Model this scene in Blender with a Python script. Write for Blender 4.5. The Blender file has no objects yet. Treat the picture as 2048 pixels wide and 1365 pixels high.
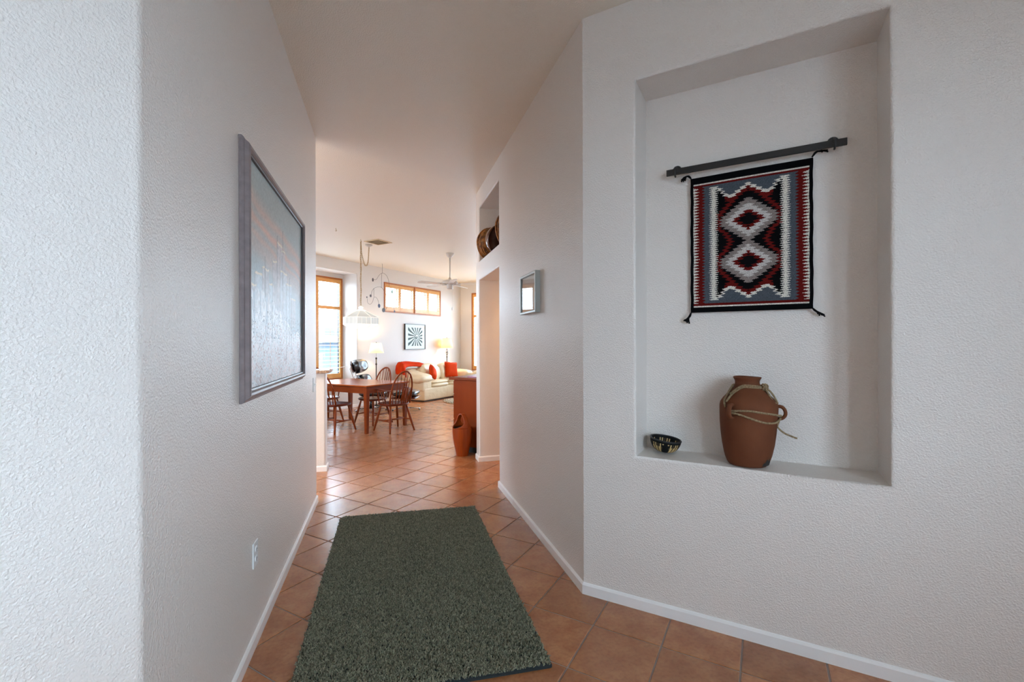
import bpy, bmesh, math, random
import numpy as np
from mathutils import Vector, Matrix, Quaternion

# ---------------------------------------------------------------- scene, camera, light
SC = bpy.context.scene
COL = SC.collection
PI = math.pi
R2 = math.sqrt(2)
random.seed(7)
rng = np.random.default_rng(7)

EYE = 1.38
YAW = .2735
cam_d = bpy.data.cameras.new('camera')
cam = bpy.data.objects.new('camera', cam_d)
COL.objects.link(cam)
cam_d.sensor_width = 36
cam_d.lens = 901.8 / 2048 * 36
cam_d.shift_y = .0026
cam_d.clip_start = .02
cam.matrix_world = Matrix.Translation((0, 0, EYE)) @ Matrix.Rotation(-YAW, 4, 'Z') @ Matrix.Rotation(PI / 2, 4, 'X') @ Matrix.Rotation(-.0026, 4, 'Z')
SC.camera = cam

SC.view_settings.view_transform = 'Standard'
SC.view_settings.look = 'None'
SC.view_settings.exposure = 0.46
SC.view_settings.gamma = 1
SC.view_settings.use_curve_mapping = False
SC.cycles.use_denoising = True
SC.cycles.max_bounces = 12
SC.cycles.diffuse_bounces = 7
SC.cycles.glossy_bounces = 4
SC.cycles.transparent_max_bounces = 16
SC.cycles.sample_clamp_indirect = 8
SC.cycles.caustics_reflective = False
SC.cycles.caustics_refractive = False

SKY = 16.0
w = bpy.data.worlds.new('sky'); SC.world = w
w.use_nodes = True
bg = w.node_tree.nodes['Background']
bg.inputs[0].default_value = (.63, .82, 1.0, 1)
bg.inputs[1].default_value = SKY

CEIL = 3.175

def D(s, t, z=0.0):
    """diagonal room axes (parallel to the tiles) to world"""
    return Vector(((s - t) / R2, (s + t) / R2, z))

def portal(name, loc, rot_z, sx, sz):
    l = bpy.data.lights.new(name, 'AREA'); l.shape = 'RECTANGLE'; l.size = sx; l.size_y = sz
    l.cycles.is_portal = True
    o = bpy.data.objects.new(name, l); COL.objects.link(o)
    # area light shines along -Z: turn -Z to horizontal direction rot_z
    o.matrix_world = Matrix.Translation(loc) @ Matrix.Rotation(rot_z, 4, 'Z') @ Matrix.Rotation(PI / 2, 4, 'X')
    return o
# direction the portal looks: local -Z -> world +Y rotated by rot_z ; living room windows look back along -t / -s
portal('daylight_bay', D(5.97, 8.42, 1.72), PI / 4 + PI, 2.0, 2.2)
portal('daylight_clerestory', D(8.86, 8.30, 2.49), PI / 4 + PI, 2.1, .7)
portal('daylight_side', D(11.03, 5.6, 1.72), PI / 4 + PI / 2, 3.7, 2.2)
portal('daylight_entry', D(-.525, -2.17, 1.725), PI / 4, 2.5, 1.8)
portal('daylight_added_side', D(11.03, 2.2, 1.27), PI / 4 + PI / 2, 1.5, 2.5)  # serves the glazing added on the side wall
portal('daylight_added_kitchen', (-4.55, 4.45, 1.72), -PI / 2, 2.8, 1.6)  # serves the added kitchen window

def lamp(name, loc, power, color, r=.04):
    l = bpy.data.lights.new(name, 'POINT'); l.energy = power; l.color = color; l.shadow_soft_size = r
    o = bpy.data.objects.new(name, l); COL.objects.link(o); o.location = loc
    return o
WARM = (1.0, .66, .34)

# ---------------------------------------------------------------- materials
def s2l(c):
    c = c / 255
    return c / 12.92 if c <= .04045 else ((c + .055) / 1.055) ** 2.4
def rgb(r, g, b): return (s2l(r), s2l(g), s2l(b), 1)

def mat(name, color, rough=.5, metal=0, spec=.5, noise=None, bump=None, trans=0, emit=None, sheen=0, coat=0, sub=None):
    """noise=(scale, amount, color2, detail)  bump=(scale, distance, detail, flat)"""
    m = bpy.data.materials.new(name); m.use_nodes = True
    nt = m.node_tree; b = nt.nodes['Principled BSDF']
    b.inputs['Base Color'].default_value = color
    b.inputs['Roughness'].default_value = rough
    b.inputs['Metallic'].default_value = metal
    b.inputs['Specular IOR Level'].default_value = spec
    b.inputs['Transmission Weight'].default_value = trans
    b.inputs['Coat Weight'].default_value = coat
    b.inputs['Coat Roughness'].default_value = .15
    b.inputs['Sheen Weight'].default_value = sheen
    tc = nt.nodes.new('ShaderNodeTexCoord')
    if noise:
        n = nt.nodes.new('ShaderNodeTexNoise'); n.inputs['Scale'].default_value = noise[0]; n.inputs['Detail'].default_value = noise[3] if len(noise) > 3 else 3
        mp = nt.nodes.new('ShaderNodeMapping')
        if len(noise) > 4: mp.inputs['Scale'].default_value = noise[4]
        nt.links.new(tc.outputs['Object'], mp.inputs['Vector']); nt.links.new(mp.outputs[0], n.inputs['Vector'])
        cr = nt.nodes.new('ShaderNodeValToRGB'); cr.color_ramp.elements[0].position = .5 - .5 * (1 - noise[1]); cr.color_ramp.elements[1].position = .5 + .5 * (1 - noise[1])
        cr.color_ramp.elements[0].color = color; cr.color_ramp.elements[1].color = noise[2]
        nt.links.new(n.outputs['Fac'], cr.inputs[0]); nt.links.new(cr.outputs[0], b.inputs['Base Color'])
    if bump:
        n = nt.nodes.new('ShaderNodeTexNoise'); n.inputs['Scale'].default_value = bump[0]; n.inputs['Detail'].default_value = bump[2]
        nt.links.new(tc.outputs['Object'], n.inputs['Vector'])
        src = n.outputs['Fac']
        if len(bump) > 3:
            cr = nt.nodes.new('ShaderNodeValToRGB'); cr.color_ramp.elements[0].position = bump[3]; cr.color_ramp.elements[1].position = bump[4]
            nt.links.new(src, cr.inputs[0]); src = cr.outputs[0]
        bp = nt.nodes.new('ShaderNodeBump'); bp.inputs['Strength'].default_value = 1; bp.inputs['Distance'].default_value = bump[1]
        nt.links.new(src, bp.inputs['Height']); nt.links.new(bp.outputs[0], b.inputs['Normal'])
    if emit:
        b.inputs['Emission Color'].default_value = emit[0]; b.inputs['Emission Strength'].default_value = emit[1]
    return m

def vcol_mat(name, rough, bump=None, spec=.3, sheen=0):
    m = mat(name, (1, 1, 1, 1), rough, spec=spec, bump=bump, sheen=sheen)
    nt = m.node_tree; a = nt.nodes.new('ShaderNodeVertexColor'); a.layer_name = 'Col'
    nt.links.new(a.outputs[0], nt.nodes['Principled BSDF'].inputs['Base Color'])
    return m

M = {}
M['wall'] = mat('painted_plaster', (.78, .73, .685, 1), .31, spec=.55, bump=(150, .0016, 2.5, .34, .70))
M['wall_far'] = mat('painted_plaster_living', (.70, .675, .65, 1), .5, spec=.4, bump=(105, .0009, 2.0, .42, .62))
M['ceiling'] = mat('ceiling_plaster', (.80, .745, .655, 1), .42, spec=.5, bump=(120, .0014, 2.5, .36, .68))
M['base'] = mat('white_trim_paint', (.86, .85, .84, 1), .3, bump=(12, .001, 2))
M['grout'] = mat('grout', (.30, .235, .195, 1), .9, noise=(14, .3, (.38, .31, .27, 1)))
M['oak'] = mat('honey_oak', rgb(210, 146, 72), .38, noise=(5, .35, rgb(234, 176, 100), 5, (1, 1, 8)), coat=.2)
M['oak_dark'] = mat('honey_oak_edge', rgb(170, 100, 40), .4)
M['white_pl'] = mat('white_plastic', (.82, .84, .85, 1), .3)
M['louver'] = mat('white_louver', (.85, .84, .82, 1), .35)
M['iron'] = mat('black_iron', (.012, .012, .013, 1), .42, spec=.5, bump=(60, .0008, 3))
M['black_wool'] = mat('black_wool', (.006, .006, .007, 1), .95, spec=.1)
M['cherry'] = mat('cherry_wood', rgb(110, 44, 8), .45, spec=.18, noise=(6, .3, rgb(132, 58, 14), 5, (1, 1, 5)))
M['cherry_dark'] = mat('cherry_wood_dark', rgb(84, 28, 6), .38, spec=.25, noise=(7, .3, rgb(104, 38, 10), 5))
M['tabletop'] = mat('cherry_tabletop', rgb(150, 68, 20), .22, spec=.35, noise=(5, .35, rgb(170, 86, 32), 5, (1, 6, 1)))
M['cab'] = mat('mahogany_panel', rgb(124, 48, 8), .5, spec=.12, noise=(5, .35, rgb(140, 62, 16), 5, (1, 1, .15)))
M['teak'] = mat('teak_staves', rgb(128, 48, 8), .42, spec=.3, noise=(9, .4, rgb(166, 74, 20), 5, (1, 1, .12)))
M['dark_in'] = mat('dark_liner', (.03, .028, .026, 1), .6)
M['leather_blk'] = mat('black_leather', (.012, .013, .016, 1), .24, spec=.7, bump=(120, .0006, 2))
M['walnut'] = mat('rosewood_shell', rgb(80, 30, 18), .25, coat=.5)
M['chrome'] = mat('polished_metal', (.62, .62, .62, 1), .18, metal=1)
M['leather_cr'] = mat('cream_leather', rgb(226, 208, 172), .38, noise=(3, .3, rgb(236, 222, 192)), bump=(9, .012, 3))
M['plinth_dark'] = mat('sofa_plinth', (.03, .028, .026, 1), .8)  # near-black plinth under the sofas, one even colour
M['red'] = mat('orange_red_chenille', rgb(200, 46, 6), .85, spec=.15, noise=(60, .4, rgb(216, 72, 14)), bump=(70, .004, 2))
M['redthrow'] = mat('red_throw_wool', rgb(200, 38, 14), .85, spec=.15, noise=(8, .3, rgb(220, 72, 14)), bump=(30, .006, 2))
M['shag'] = mat('cream_shag', rgb(226, 208, 176), .95, noise=(30, .3, rgb(200, 176, 140)))
M['shade'] = None
M['bronze'] = mat('dark_bronze', (.03, .026, .022, 1), .35, metal=.6)
M['white_metal'] = mat('white_enamel', (.62, .59, .55, 1), .35)
M['brass'] = mat('antique_chain', rgb(178, 150, 104), .4, metal=.5)
M['disc'] = mat('mobile_disc', (.09, .08, .09, 1), .5)
M['disc_blue'] = mat('mobile_disc_blue', rgb(70, 80, 110), .5)
M['disc_green'] = mat('mobile_disc_green', rgb(110, 150, 130), .5)
M['granite'] = mat('brown_granite', rgb(120, 84, 66), .2, noise=(45, .6, rgb(206, 176, 148), 4))
M['vent'] = mat('vent_enamel', rgb(206, 180, 140), .4)
M['vent_dark'] = mat('vent_shadow', (.06, .045, .03, 1), .8)
M['purple'] = mat('purple_folder', rgb(170, 60, 120), .5)
M['paper'] = mat('white_paper', (.85, .85, .85, 1), .7)
M['terra'] = mat('fired_clay', rgb(92, 50, 30), .78, noise=(7, .35, rgb(118, 70, 44), 6), bump=(24, .0018, 4), spec=.25)
M['char'] = mat('scorched_clay', (.03, .025, .022, 1), .85)
M['rope'] = mat('sisal_rope', rgb(112, 92, 64), .85, noise=(150, .5, rgb(172, 150, 116)), bump=(260, .001, 2))
M['wicker'] = mat('vine_wicker', rgb(84, 44, 14), .55, noise=(26, .6, rgb(190, 122, 54), 4), bump=(60, .004, 3))
M['gourd'] = mat('polished_brown_bowl', rgb(84, 42, 24), .2, noise=(4, .4, rgb(112, 62, 38)), coat=.6)
M['frame_p'] = mat('grey_mauve_frame', rgb(118, 106, 108), .38, noise=(30, .4, rgb(142, 130, 130), 4, (1, .1, 1)))
M['frame_lip'] = mat('dark_frame_lip', rgb(58, 48, 50), .4)
M['frame_sp'] = mat('silver_frame', rgb(170, 174, 170), .35, metal=.2)
M['mat_sp'] = mat('pale_mat', rgb(196, 204, 204), .7)
M['concrete'] = mat('patio_concrete', (.36, .37, .38, 1), .9)
M['stucco'] = mat('neighbour_stucco', (.085, .115, .15, 1), .9)
M['fascia'] = mat('neighbour_fascia', (.30, .33, .36, 1), .9)
M['rug_back'] = mat('rug_backing', rgb(40, 46, 48), .9)
M['tan_door'] = mat('door_paint', (.8, .78, .75, 1), .4)
M['black_frame'] = mat('black_picture_frame', (.015, .015, .016, 1), .35)

def glass_mat():
    m = bpy.data.materials.new('window_glass'); m.use_nodes = True; nt = m.node_tree
    nt.nodes.remove(nt.nodes['Principled BSDF'])
    out = nt.nodes['Material Output']
    mix = nt.nodes.new('ShaderNodeMixShader'); tr = nt.nodes.new('ShaderNodeBsdfTransparent'); gl = nt.nodes.new('ShaderNodeBsdfGlossy')
    gl.inputs['Roughness'].default_value = .02
    fr = nt.nodes.new('ShaderNodeFresnel'); ge = nt.nodes.new('ShaderNodeNewGeometry'); mr = nt.nodes.new('ShaderNodeMapRange')
    mr.inputs[3].default_value = 1.45; mr.inputs[4].default_value = 1 / 1.45
    nt.links.new(ge.outputs['Backfacing'], mr.inputs[0]); nt.links.new(mr.outputs[0], fr.inputs[0])
    nt.links.new(fr.outputs[0], mix.inputs[0]); nt.links.new(tr.outputs[0], mix.inputs[1]); nt.links.new(gl.outputs[0], mix.inputs[2])
    nt.links.new(mix.outputs[0], out.inputs[0])
    return m
M['glass'] = glass_mat()

def shade_mat(name, color, e):
    m = bpy.data.materials.new(name); m.use_nodes = True; nt = m.node_tree
    b = nt.nodes['Principled BSDF']; out = nt.nodes['Material Output']
    b.inputs['Base Color'].default_value = color; b.inputs['Roughness'].default_value = .9
    b.inputs['Emission Color'].default_value = color; b.inputs['Emission Strength'].default_value = e
    t = nt.nodes.new('ShaderNodeBsdfTranslucent'); t.inputs[0].default_value = color
    mx = nt.nodes.new('ShaderNodeMixShader'); mx.inputs[0].default_value = .5
    nt.links.new(b.outputs[0], mx.inputs[1]); nt.links.new(t.outputs[0], mx.inputs[2]); nt.links.new(mx.outputs[0], out.inputs[0])
    return m
M['shade_a'] = shade_mat('lamp_shade_ivory', (.95, .86, .68, 1), .5)
M['shade_b'] = shade_mat('lamp_shade_gold', (.95, .80, .55, 1), .45)
M['bulb'] = mat('frosted_bulb', (1, .9, .75, 1), .5, emit=((1, .9, .75, 1), 3))
M['milk'] = shade_mat('milky_glass', (.80, .84, .86, 1), .0)
M['globe'] = mat('glowing_globe', (1, .92, .8, 1), .5, emit=((1, .90, .76, 1), 7))
M['lamp_glass'] = mat('white_lamp_glass', (.95, .95, .93, 1), .12, spec=.6, emit=((1, .93, .8, 1), .35))

def tile_mat():
    m = bpy.data.materials.new('terracotta_tile'); m.use_nodes = True; nt = m.node_tree; b = nt.nodes['Principled BSDF']
    oi = nt.nodes.new('ShaderNodeObjectInfo'); tc = nt.nodes.new('ShaderNodeTexCoord')
    geo = nt.nodes.new('ShaderNodeNewGeometry')
    n1 = nt.nodes.new('ShaderNodeTexNoise'); n1.inputs['Scale'].default_value = 7.5; n1.inputs['Detail'].default_value = 6; n1.inputs['Roughness'].default_value = .65
    n2 = nt.nodes.new('ShaderNodeTexNoise'); n2.inputs['Scale'].default_value = 55; n2.inputs['Detail'].default_value = 5
    nt.links.new(geo.outputs['Position'], n1.inputs['Vector']); nt.links.new(geo.outputs['Position'], n2.inputs['Vector'])
    r1 = nt.nodes.new('ShaderNodeValToRGB'); r1.color_ramp.elements[0].position = .34; r1.color_ramp.elements[1].position = .66
    r1.color_ramp.elements[0].color = rgb(156, 96, 58); r1.color_ramp.elements[1].color = rgb(180, 122, 80)
    nt.links.new(n1.outputs['Fac'], r1.inputs[0])
    r2 = nt.nodes.new('ShaderNodeValToRGB'); r2.color_ramp.elements[0].position = .30; r2.color_ramp.elements[1].position = .55
    r2.color_ramp.elements[0].color = (.66, .63, .60, 1); r2.color_ramp.elements[1].color = (1, 1, 1, 1)
    nt.links.new(n2.outputs['Fac'], r2.inputs[0])
    mx = nt.nodes.new('ShaderNodeMix'); mx.data_type = 'RGBA'; mx.blend_type = 'MULTIPLY'; mx.inputs[0].default_value = .55
    nt.links.new(r1.outputs[0], mx.inputs[6]); nt.links.new(r2.outputs[0], mx.inputs[7])
    hs = nt.nodes.new('ShaderNodeHueSaturation')
    mr = nt.nodes.new('ShaderNodeMapRange'); mr.inputs[3].default_value = .88; mr.inputs[4].default_value = 1.12
    nt.links.new(oi.outputs['Random'], mr.inputs[0]); nt.links.new(mr.outputs[0], hs.inputs['Value'])
    nt.links.new(mx.outputs[2], hs.inputs['Color']); nt.links.new(hs.outputs[0], b.inputs['Base Color'])
    b.inputs['Roughness'].default_value = .26
    b.inputs['Specular IOR Level'].default_value = .9
    bp = nt.nodes.new('ShaderNodeBump'); bp.inputs['Distance'].default_value = .0005; bp.inputs['Strength'].default_value = .8
    n3 = nt.nodes.new('ShaderNodeTexNoise'); n3.inputs['Scale'].default_value = 18; n3.inputs['Detail'].default_value = 4
    nt.links.new(geo.outputs['Position'], n3.inputs['Vector'])
    nt.links.new(n3.outputs['Fac'], bp.inputs['Height']); nt.links.new(bp.outputs[0], b.inputs['Normal'])
    return m
M['tile'] = tile_mat()

# ---------------------------------------------------------------- helpers
def link(name, bm, m, parent=None, smooth=False, label=None, cat=None, group=None, kind=None, loc=None, rot=None):
    me = bpy.data.meshes.new(name)
    bmesh.ops.recalc_face_normals(bm, faces=bm.faces)
    if smooth:
        for f in bm.faces: f.smooth = True
    bm.to_mesh(me); bm.free()
    if m is not None: me.materials.append(M[m] if isinstance(m, str) else m)
    return addobj(name, me, parent, label, cat, group, kind, loc, rot)

def addobj(name, me, parent=None, label=None, cat=None, group=None, kind=None, loc=None, rot=None):
    o = bpy.data.objects.new(name, me); COL.objects.link(o)
    if parent is not None: o.parent = parent
    if loc is not None: o.location = loc
    if rot is not None: o.rotation_euler = rot
    if label: o['label'] = label
    if cat: o['category'] = cat
    if group: o['group'] = group
    if kind: o['kind'] = kind
    return o

def thing(name, label, cat, loc=(0, 0, 0), rz=0, group=None, kind=None):
    o = addobj(name, None, None, label, cat, group, kind, loc, (0, 0, rz))
    return o

def dup(o, parent=None):
    c = o.copy(); COL.objects.link(c)
    if parent is not None: c.parent = parent
    for ch in [x for x in o.children]: dup(ch, c)
    return c

BM = bmesh.new
def box(bm, x0, x1, y0, y1, z0, z1, bev=0, mtx=None, seg=2):
    r = bmesh.ops.create_cube(bm, size=1)
    vs = r['verts']
    for v in vs:
        v.co = Vector(((x0 + x1) / 2 + v.co.x * (x1 - x0), (y0 + y1) / 2 + v.co.y * (y1 - y0), (z0 + z1) / 2 + v.co.z * (z1 - z0)))
    if bev:
        es = list({e for v in vs for e in v.link_edges})
        r = bmesh.ops.bevel(bm, geom=es, offset=bev, segments=seg, affect='EDGES', profile=.5)
        vs = list({v for f in r['faces'] for v in f.verts} | {v for v in vs if v.is_valid})
    if mtx is not None:
        for v in vs: v.co = mtx @ v.co
    return vs

def tube(bm, pts, r, n=8, cap=True, closed=False, flat=None):
    """sweep a circle along pts; r number or list; flat=(wx,wz) elliptical scale"""
    pts = [Vector(p) for p in pts]; N = len(pts)
    rs = [r] * N if not hasattr(r, '__len__') else list(r)
    rings = []; up = None
    for i, p in enumerate(pts):
        if closed: t = (pts[(i + 1) % N] - pts[i - 1])
        else: t = pts[min(i + 1, N - 1)] - pts[max(i - 1, 0)]
        if t.length < 1e-9: t = Vector((0, 0, 1))
        t.normalize()
        if up is None:
            up = Vector((0, 0, 1)) if abs(t.z) < .9 else Vector((1, 0, 0))
        a = t.cross(up)
        if a.length < 1e-6: a = t.cross(Vector((0, 1, 0)))
        a.normalize(); b = a.cross(t).normalized(); up = b
        ring = []
        for k in range(n):
            th = 2 * PI * k / n
            fx, fy = flat if flat else (1, 1)
            ring.append(bm.verts.new(p + (a * math.cos(th) * fx + b * math.sin(th) * fy) * rs[i]))
        rings.append(ring)
    M_ = N if closed else N - 1
    for i in range(M_):
        A, B = rings[i], rings[(i + 1) % N]
        for k in range(n):
            bm.faces.new((A[k], A[(k + 1) % n], B[(k + 1) % n], B[k]))
    if cap and not closed:
        bm.faces.new(rings[0][::-1]); bm.faces.new(rings[-1])
    return rings

def lathe(bm, prof, n=32, c=(0, 0, 0), sx=1, sy=1, tilt=None):
    rings = []
    for (r, z) in prof:
        ring = []
        for k in range(n):
            th = 2 * PI * k / n
            ring.append(bm.verts.new(Vector((c[0] + r * math.cos(th) * sx, c[1] + r * math.sin(th) * sy, c[2] + z))))
        rings.append(ring)
    for A, B in zip(rings[:-1], rings[1:]):
        for k in range(n):
            bm.faces.new((A[k], A[(k + 1) % n], B[(k + 1) % n], B[k]))
    if prof[0][0] > 1e-4: bm.faces.new(rings[0][::-1])
    if prof[-1][0] > 1e-4: bm.faces.new(rings[-1])
    bmesh.ops.remove_doubles(bm, verts=[v for rg in (rings[0], rings[-1]) for v in rg], dist=1e-5)
    return rings

def catmull(P, n=8, closed=False):
    P = [Vector(p) for p in P]; out = []; N = len(P)
    rngi = range(N) if closed else range(N - 1)
    for i in rngi:
        if closed: p0, p1, p2, p3 = P[i - 1], P[i], P[(i + 1) % N], P[(i + 2) % N]
        else: p0, p1, p2, p3 = P[max(i - 1, 0)], P[i], P[i + 1], P[min(i + 2, N - 1)]
        for k in range(n):
            t = k / n
            out.append(.5 * ((2 * p1) + (p2 - p0) * t + (2 * p0 - 5 * p1 + 4 * p2 - p3) * t * t + (3 * p1 - p0 - 3 * p2 + p3) * t ** 3))
    if not closed: out.append(P[-1])
    return out

def prism(bm, poly, z0, z1):
    a = [bm.verts.new((x, y, z0)) for x, y in poly]; b = [bm.verts.new((x, y, z1)) for x, y in poly]
    n = len(poly)
    bm.faces.new(a[::-1]); bm.faces.new(b)
    for i in range(n): bm.faces.new((a[i], a[(i + 1) % n], b[(i + 1) % n], b[i]))
    return a + b

def cushion(bm, cx, cy, cz, lx, ly, lz, p=2.6, n=18, m=10, dimple=0):
    """puffed superellipsoid"""
    def f(c, e): return math.copysign(abs(c) ** (2 / e), c)
    rings = []
    for j in range(m + 1):
        ph = -PI / 2 + PI * j / m
        ring = []
        for i in range(n):
            th = 2 * PI * i / n
            x = f(math.cos(th), p + 1.6) * f(math.cos(ph), p); y = f(math.sin(th), p + 1.6) * f(math.cos(ph), p); z = f(math.sin(ph), p)
            ring.append(bm.verts.new((cx + x * lx / 2, cy + y * ly / 2, cz + z * lz / 2)))
        rings.append(ring)
    for A, B in zip(rings[:-1], rings[1:]):
        for k in range(n): bm.faces.new((A[k], A[(k + 1) % n], B[(k + 1) % n], B[k]))
    bmesh.ops.remove_doubles(bm, verts=rings[0] + rings[-1], dist=1e-6)
    return [v for r in rings for v in r if v.is_valid]

# ---------------------------------------------------------------- walls
def wall_run(name, pts, height, thick, side, openings, m='wall', bevel=.018, corner_bevel=(), cap=(False, False), z0=0.0):
    """polyline wall. side=+1: thickness to the left of travel, -1: to the right.
    openings {segment: [(u0,u1,z0,z1,depth or None)]}"""
    bm = BM()
    P = [Vector((p[0], p[1])) for p in pts]
    nseg = len(P) - 1
    dirs = [(P[i + 1] - P[i]).normalized() for i in range(nseg)]
    nor = [Vector((-d.y, d.x)) * side for d in dirs]
    offs = []
    for i in range(len(P)):
        if i == 0: offs.append(nor[0] * thick)
        elif i == nseg: offs.append(nor[-1] * thick)
        else:
            mm = (nor[i - 1] + nor[i]).normalized(); offs.append(mm * thick / mm.dot(nor[i]))
    cache = {}
    def V(x, y, z):
        k = (round(x, 5), round(y, 5), round(z, 5))
        if k not in cache: cache[k] = bm.verts.new((x, y, z))
        return cache[k]
    allz = {z0, height}
    for ops in openings.values():
        for o in ops: allz |= {o[2], o[3]}
    zs = sorted(allz)
    beds = []
    for i in range(nseg):
        L = (P[i + 1] - P[i]).length
        ops = openings.get(i, [])
        us = sorted({0, L} | {o[0] for o in ops} | {o[1] for o in ops})
        def fp(u): return P[i] + dirs[i] * u
        def bp(u):
            if u <= 0: return P[i] + offs[i]
            if u >= L: return P[i + 1] + offs[i + 1]
            return fp(u) + nor[i] * thick
        def inside(u, z):
            for o in ops:
                if o[0] < u < o[1] and o[2] < z < o[3]: return o
        for ua, ub in zip(us[:-1], us[1:]):
            for za, zb in zip(zs[:-1], zs[1:]):
                o = inside((ua + ub) / 2, (za + zb) / 2)
                if not o:
                    bm.faces.new([V(*fp(ua), za), V(*fp(ub), za), V(*fp(ub), zb), V(*fp(ua), zb)])
                if not (o and o[4] is None):
                    bm.faces.new([V(*bp(ua), za), V(*bp(ub), za), V(*bp(ub), zb), V(*bp(ua), zb)])
                if o:
                    dp = o[4]
                    def q(u): return bp(u) if dp is None else fp(u) + nor[i] * dp
                    if dp is not None:
                        bm.faces.new([V(*q(ua), za), V(*q(ub), za), V(*q(ub), zb), V(*q(ua), zb)])
                    for (a, b, c, d_) in ((ua, za, ua, zb), (ub, za, ub, zb), (ua, za, ub, za), (ua, zb, ub, zb)):
                        if a == c and a not in (o[0], o[1]): continue
                        if b == d_ and b not in (o[2], o[3]): continue
                        if b == d_ and b <= z0: continue
                        bm.faces.new([V(*fp(a), b), V(*fp(c), d_), V(*q(c), d_), V(*q(a), b)])
                        e = bm.edges.get((V(*fp(a), b), V(*fp(c), d_)))
                        if e: beds.append(e)
    # top, bottom, ends
    for i in range(nseg):
        L = (P[i + 1] - P[i]).length
        a, b = P[i], P[i + 1]; a2, b2 = P[i] + offs[i], P[i + 1] + offs[i + 1]
        vt = [bm.verts.new((*p, height)) for p in (a, b, b2, a2)]
        bm.faces.new(vt)
    for idx in (0, nseg):
        p = P[idx]; q_ = P[idx] + offs[idx]
        for za, zb in zip(zs[:-1], zs[1:]):
            bm.faces.new([V(*p, za), V(*q_, za), V(*q_, zb), V(*p, zb)])
            if cap[0 if idx == 0 else 1]:
                for pp in (p, q_):
                    e = bm.edges.get((V(*pp, za), V(*pp, zb)))
                    if e: beds.append(e)
    for ci in corner_bevel:
        for za, zb in zip(zs[:-1], zs[1:]):
            e = bm.edges.get((V(*P[ci], za), V(*P[ci], zb)))
            if e: beds.append(e)
    bmesh.ops.recalc_face_normals(bm, faces=bm.faces)
    if bevel and beds:
        r = bmesh.ops.bevel(bm, geom=list(set(beds)), offset=bevel, segments=5, affect='EDGES', profile=.5, clamp_overlap=True)
        for f in r['faces']: f.smooth = True
    return link(name, bm, m, kind='structure')

KN = 2.3653      # niche wall plane (s)
TL = 1.345       # entry left wall plane (t)
XL, XR = -.582, 1.052
def st2xy(s, t): return ((s - t) / R2, (s + t) / R2)

# left: entry wall then hall wall, ending towards the kitchen
wall_run('wall_left', [st2xy(-2.4, TL), (XL, TL * R2 + XL), (XL, 4.25)], CEIL, .14, +1, {}, corner_bevel=(1,), cap=(False, True), bevel=.011)
# right: niche wall then hall wall with passage and plant shelf, ending at the living room
segL = (Vector(st2xy(KN, -2.0)) - Vector((XR, KN * R2 - XR))).length
t_corner = (KN * R2 - XR - XR) / R2
def un(t): return t + 2.0
wall_run('wall_right', [st2xy(KN, -2.0), (XR, KN * R2 - XR), (XR, 5.35)], CEIL, .42, -1,
         {0: [(un(-.448), un(.590), .79, 2.758, .25)],
          1: [(4.21 - (KN * R2 - XR), 5.18 - (KN * R2 - XR), 0.0, 2.125, None), (4.21 - (KN * R2 - XR), 5.18 - (KN * R2 - XR), 2.342, 2.965, .40)]},
         cap=(False, True), bevel=.014)
# passage behind the right opening
wall_run('wall_passage', [(1.475, 4.0), (2.6, 4.0), (2.6, 5.3), (1.475, 5.3)], CEIL, .08, -1, {}, bevel=0)
# foyer walls behind the camera, with glazed entry
ENT = [(-.30, .75, .85, 2.6), (1.30, 2.15, .85, 2.6)]
wall_run('wall_entry', [st2xy(-2.4, -2.0), st2xy(KN, -2.0)], CEIL, .15, -1,
         {0: [(a + .95, b + .95, c, d, None) for a, b, c, d in ENT]}, bevel=0)
wall_run('wall_foyer', [st2xy(-2.4, TL), st2xy(-2.4, -2.0)], CEIL, .12, -1, {}, bevel=0)
# living room
TF = 7.841
SR = 10.858
xk = -4.4
sk = 2 * xk / R2 + TF    # s of far wall where x = xk  (s = sqrt2*x + t)
wall_run('wall_far', [st2xy(sk, TF), st2xy(SR, TF)], CEIL, .436, +1,
         {0: [(4.55 - sk, 6.991 - sk, .60, 2.935, None), (7.80 - sk, 9.92 - sk, 2.14, 2.845, None)]}, m='wall_far', bevel=.016)
wall_run('wall_bay', [st2xy(4.45, TF + .436), st2xy(7.1, TF + .436)], 3.0, .12, +1, {0: [(4.98 - 4.45, 6.96 - 4.45, .60, 2.845, None)]}, m='wall_far', bevel=0, z0=.55)
wall_run('wall_side', [st2xy(SR, TF), (SR * R2 - 5.35, 5.35)], CEIL, .15, +1, {0: [(TF - 7.44, TF - 3.8, .61, 2.85, None), (TF - 2.9, TF - 1.5, .03, 2.5, None)]}, m='wall_far', bevel=0)  # second opening added to bring more daylight into the living room
wall_run('wall_near', [(1.475, 5.35), (SR * R2 - 5.35, 5.35)], CEIL, .12, -1, {}, m='wall_far', bevel=0)
wall_run('wall_kitchen', [(-.722, 2.2), (xk, 2.2), (xk, 2.2 + 4.5)], CEIL, .12, +1, {1: [(.9, 3.6, .95, 2.5, None)]}, m='wall_far', bevel=0)  # window opening added here, out of view, for extra daylight
kl = thing('kitchen_fill_light', 'unseen square ceiling light added behind the left hall wall for warm fill', 'lamp', (-2.0, 3.6, CEIL - .0005))
bm = BM(); box(bm, -.3, .3, -.3, .3, -.03, 0, .005); link('base', bm, 'white_metal', kl)
bm = BM(); box(bm, -.27, .27, -.27, .27, -.07, -.031, .02); link('diffuser', bm, 'lamp_glass', kl)
lamp('kitchen_fill_bulb', (-2.0, 3.6, CEIL - .2), 100, (1, .76, .5), .15)  # unseen lamp added to warm the hall and living room
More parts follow.
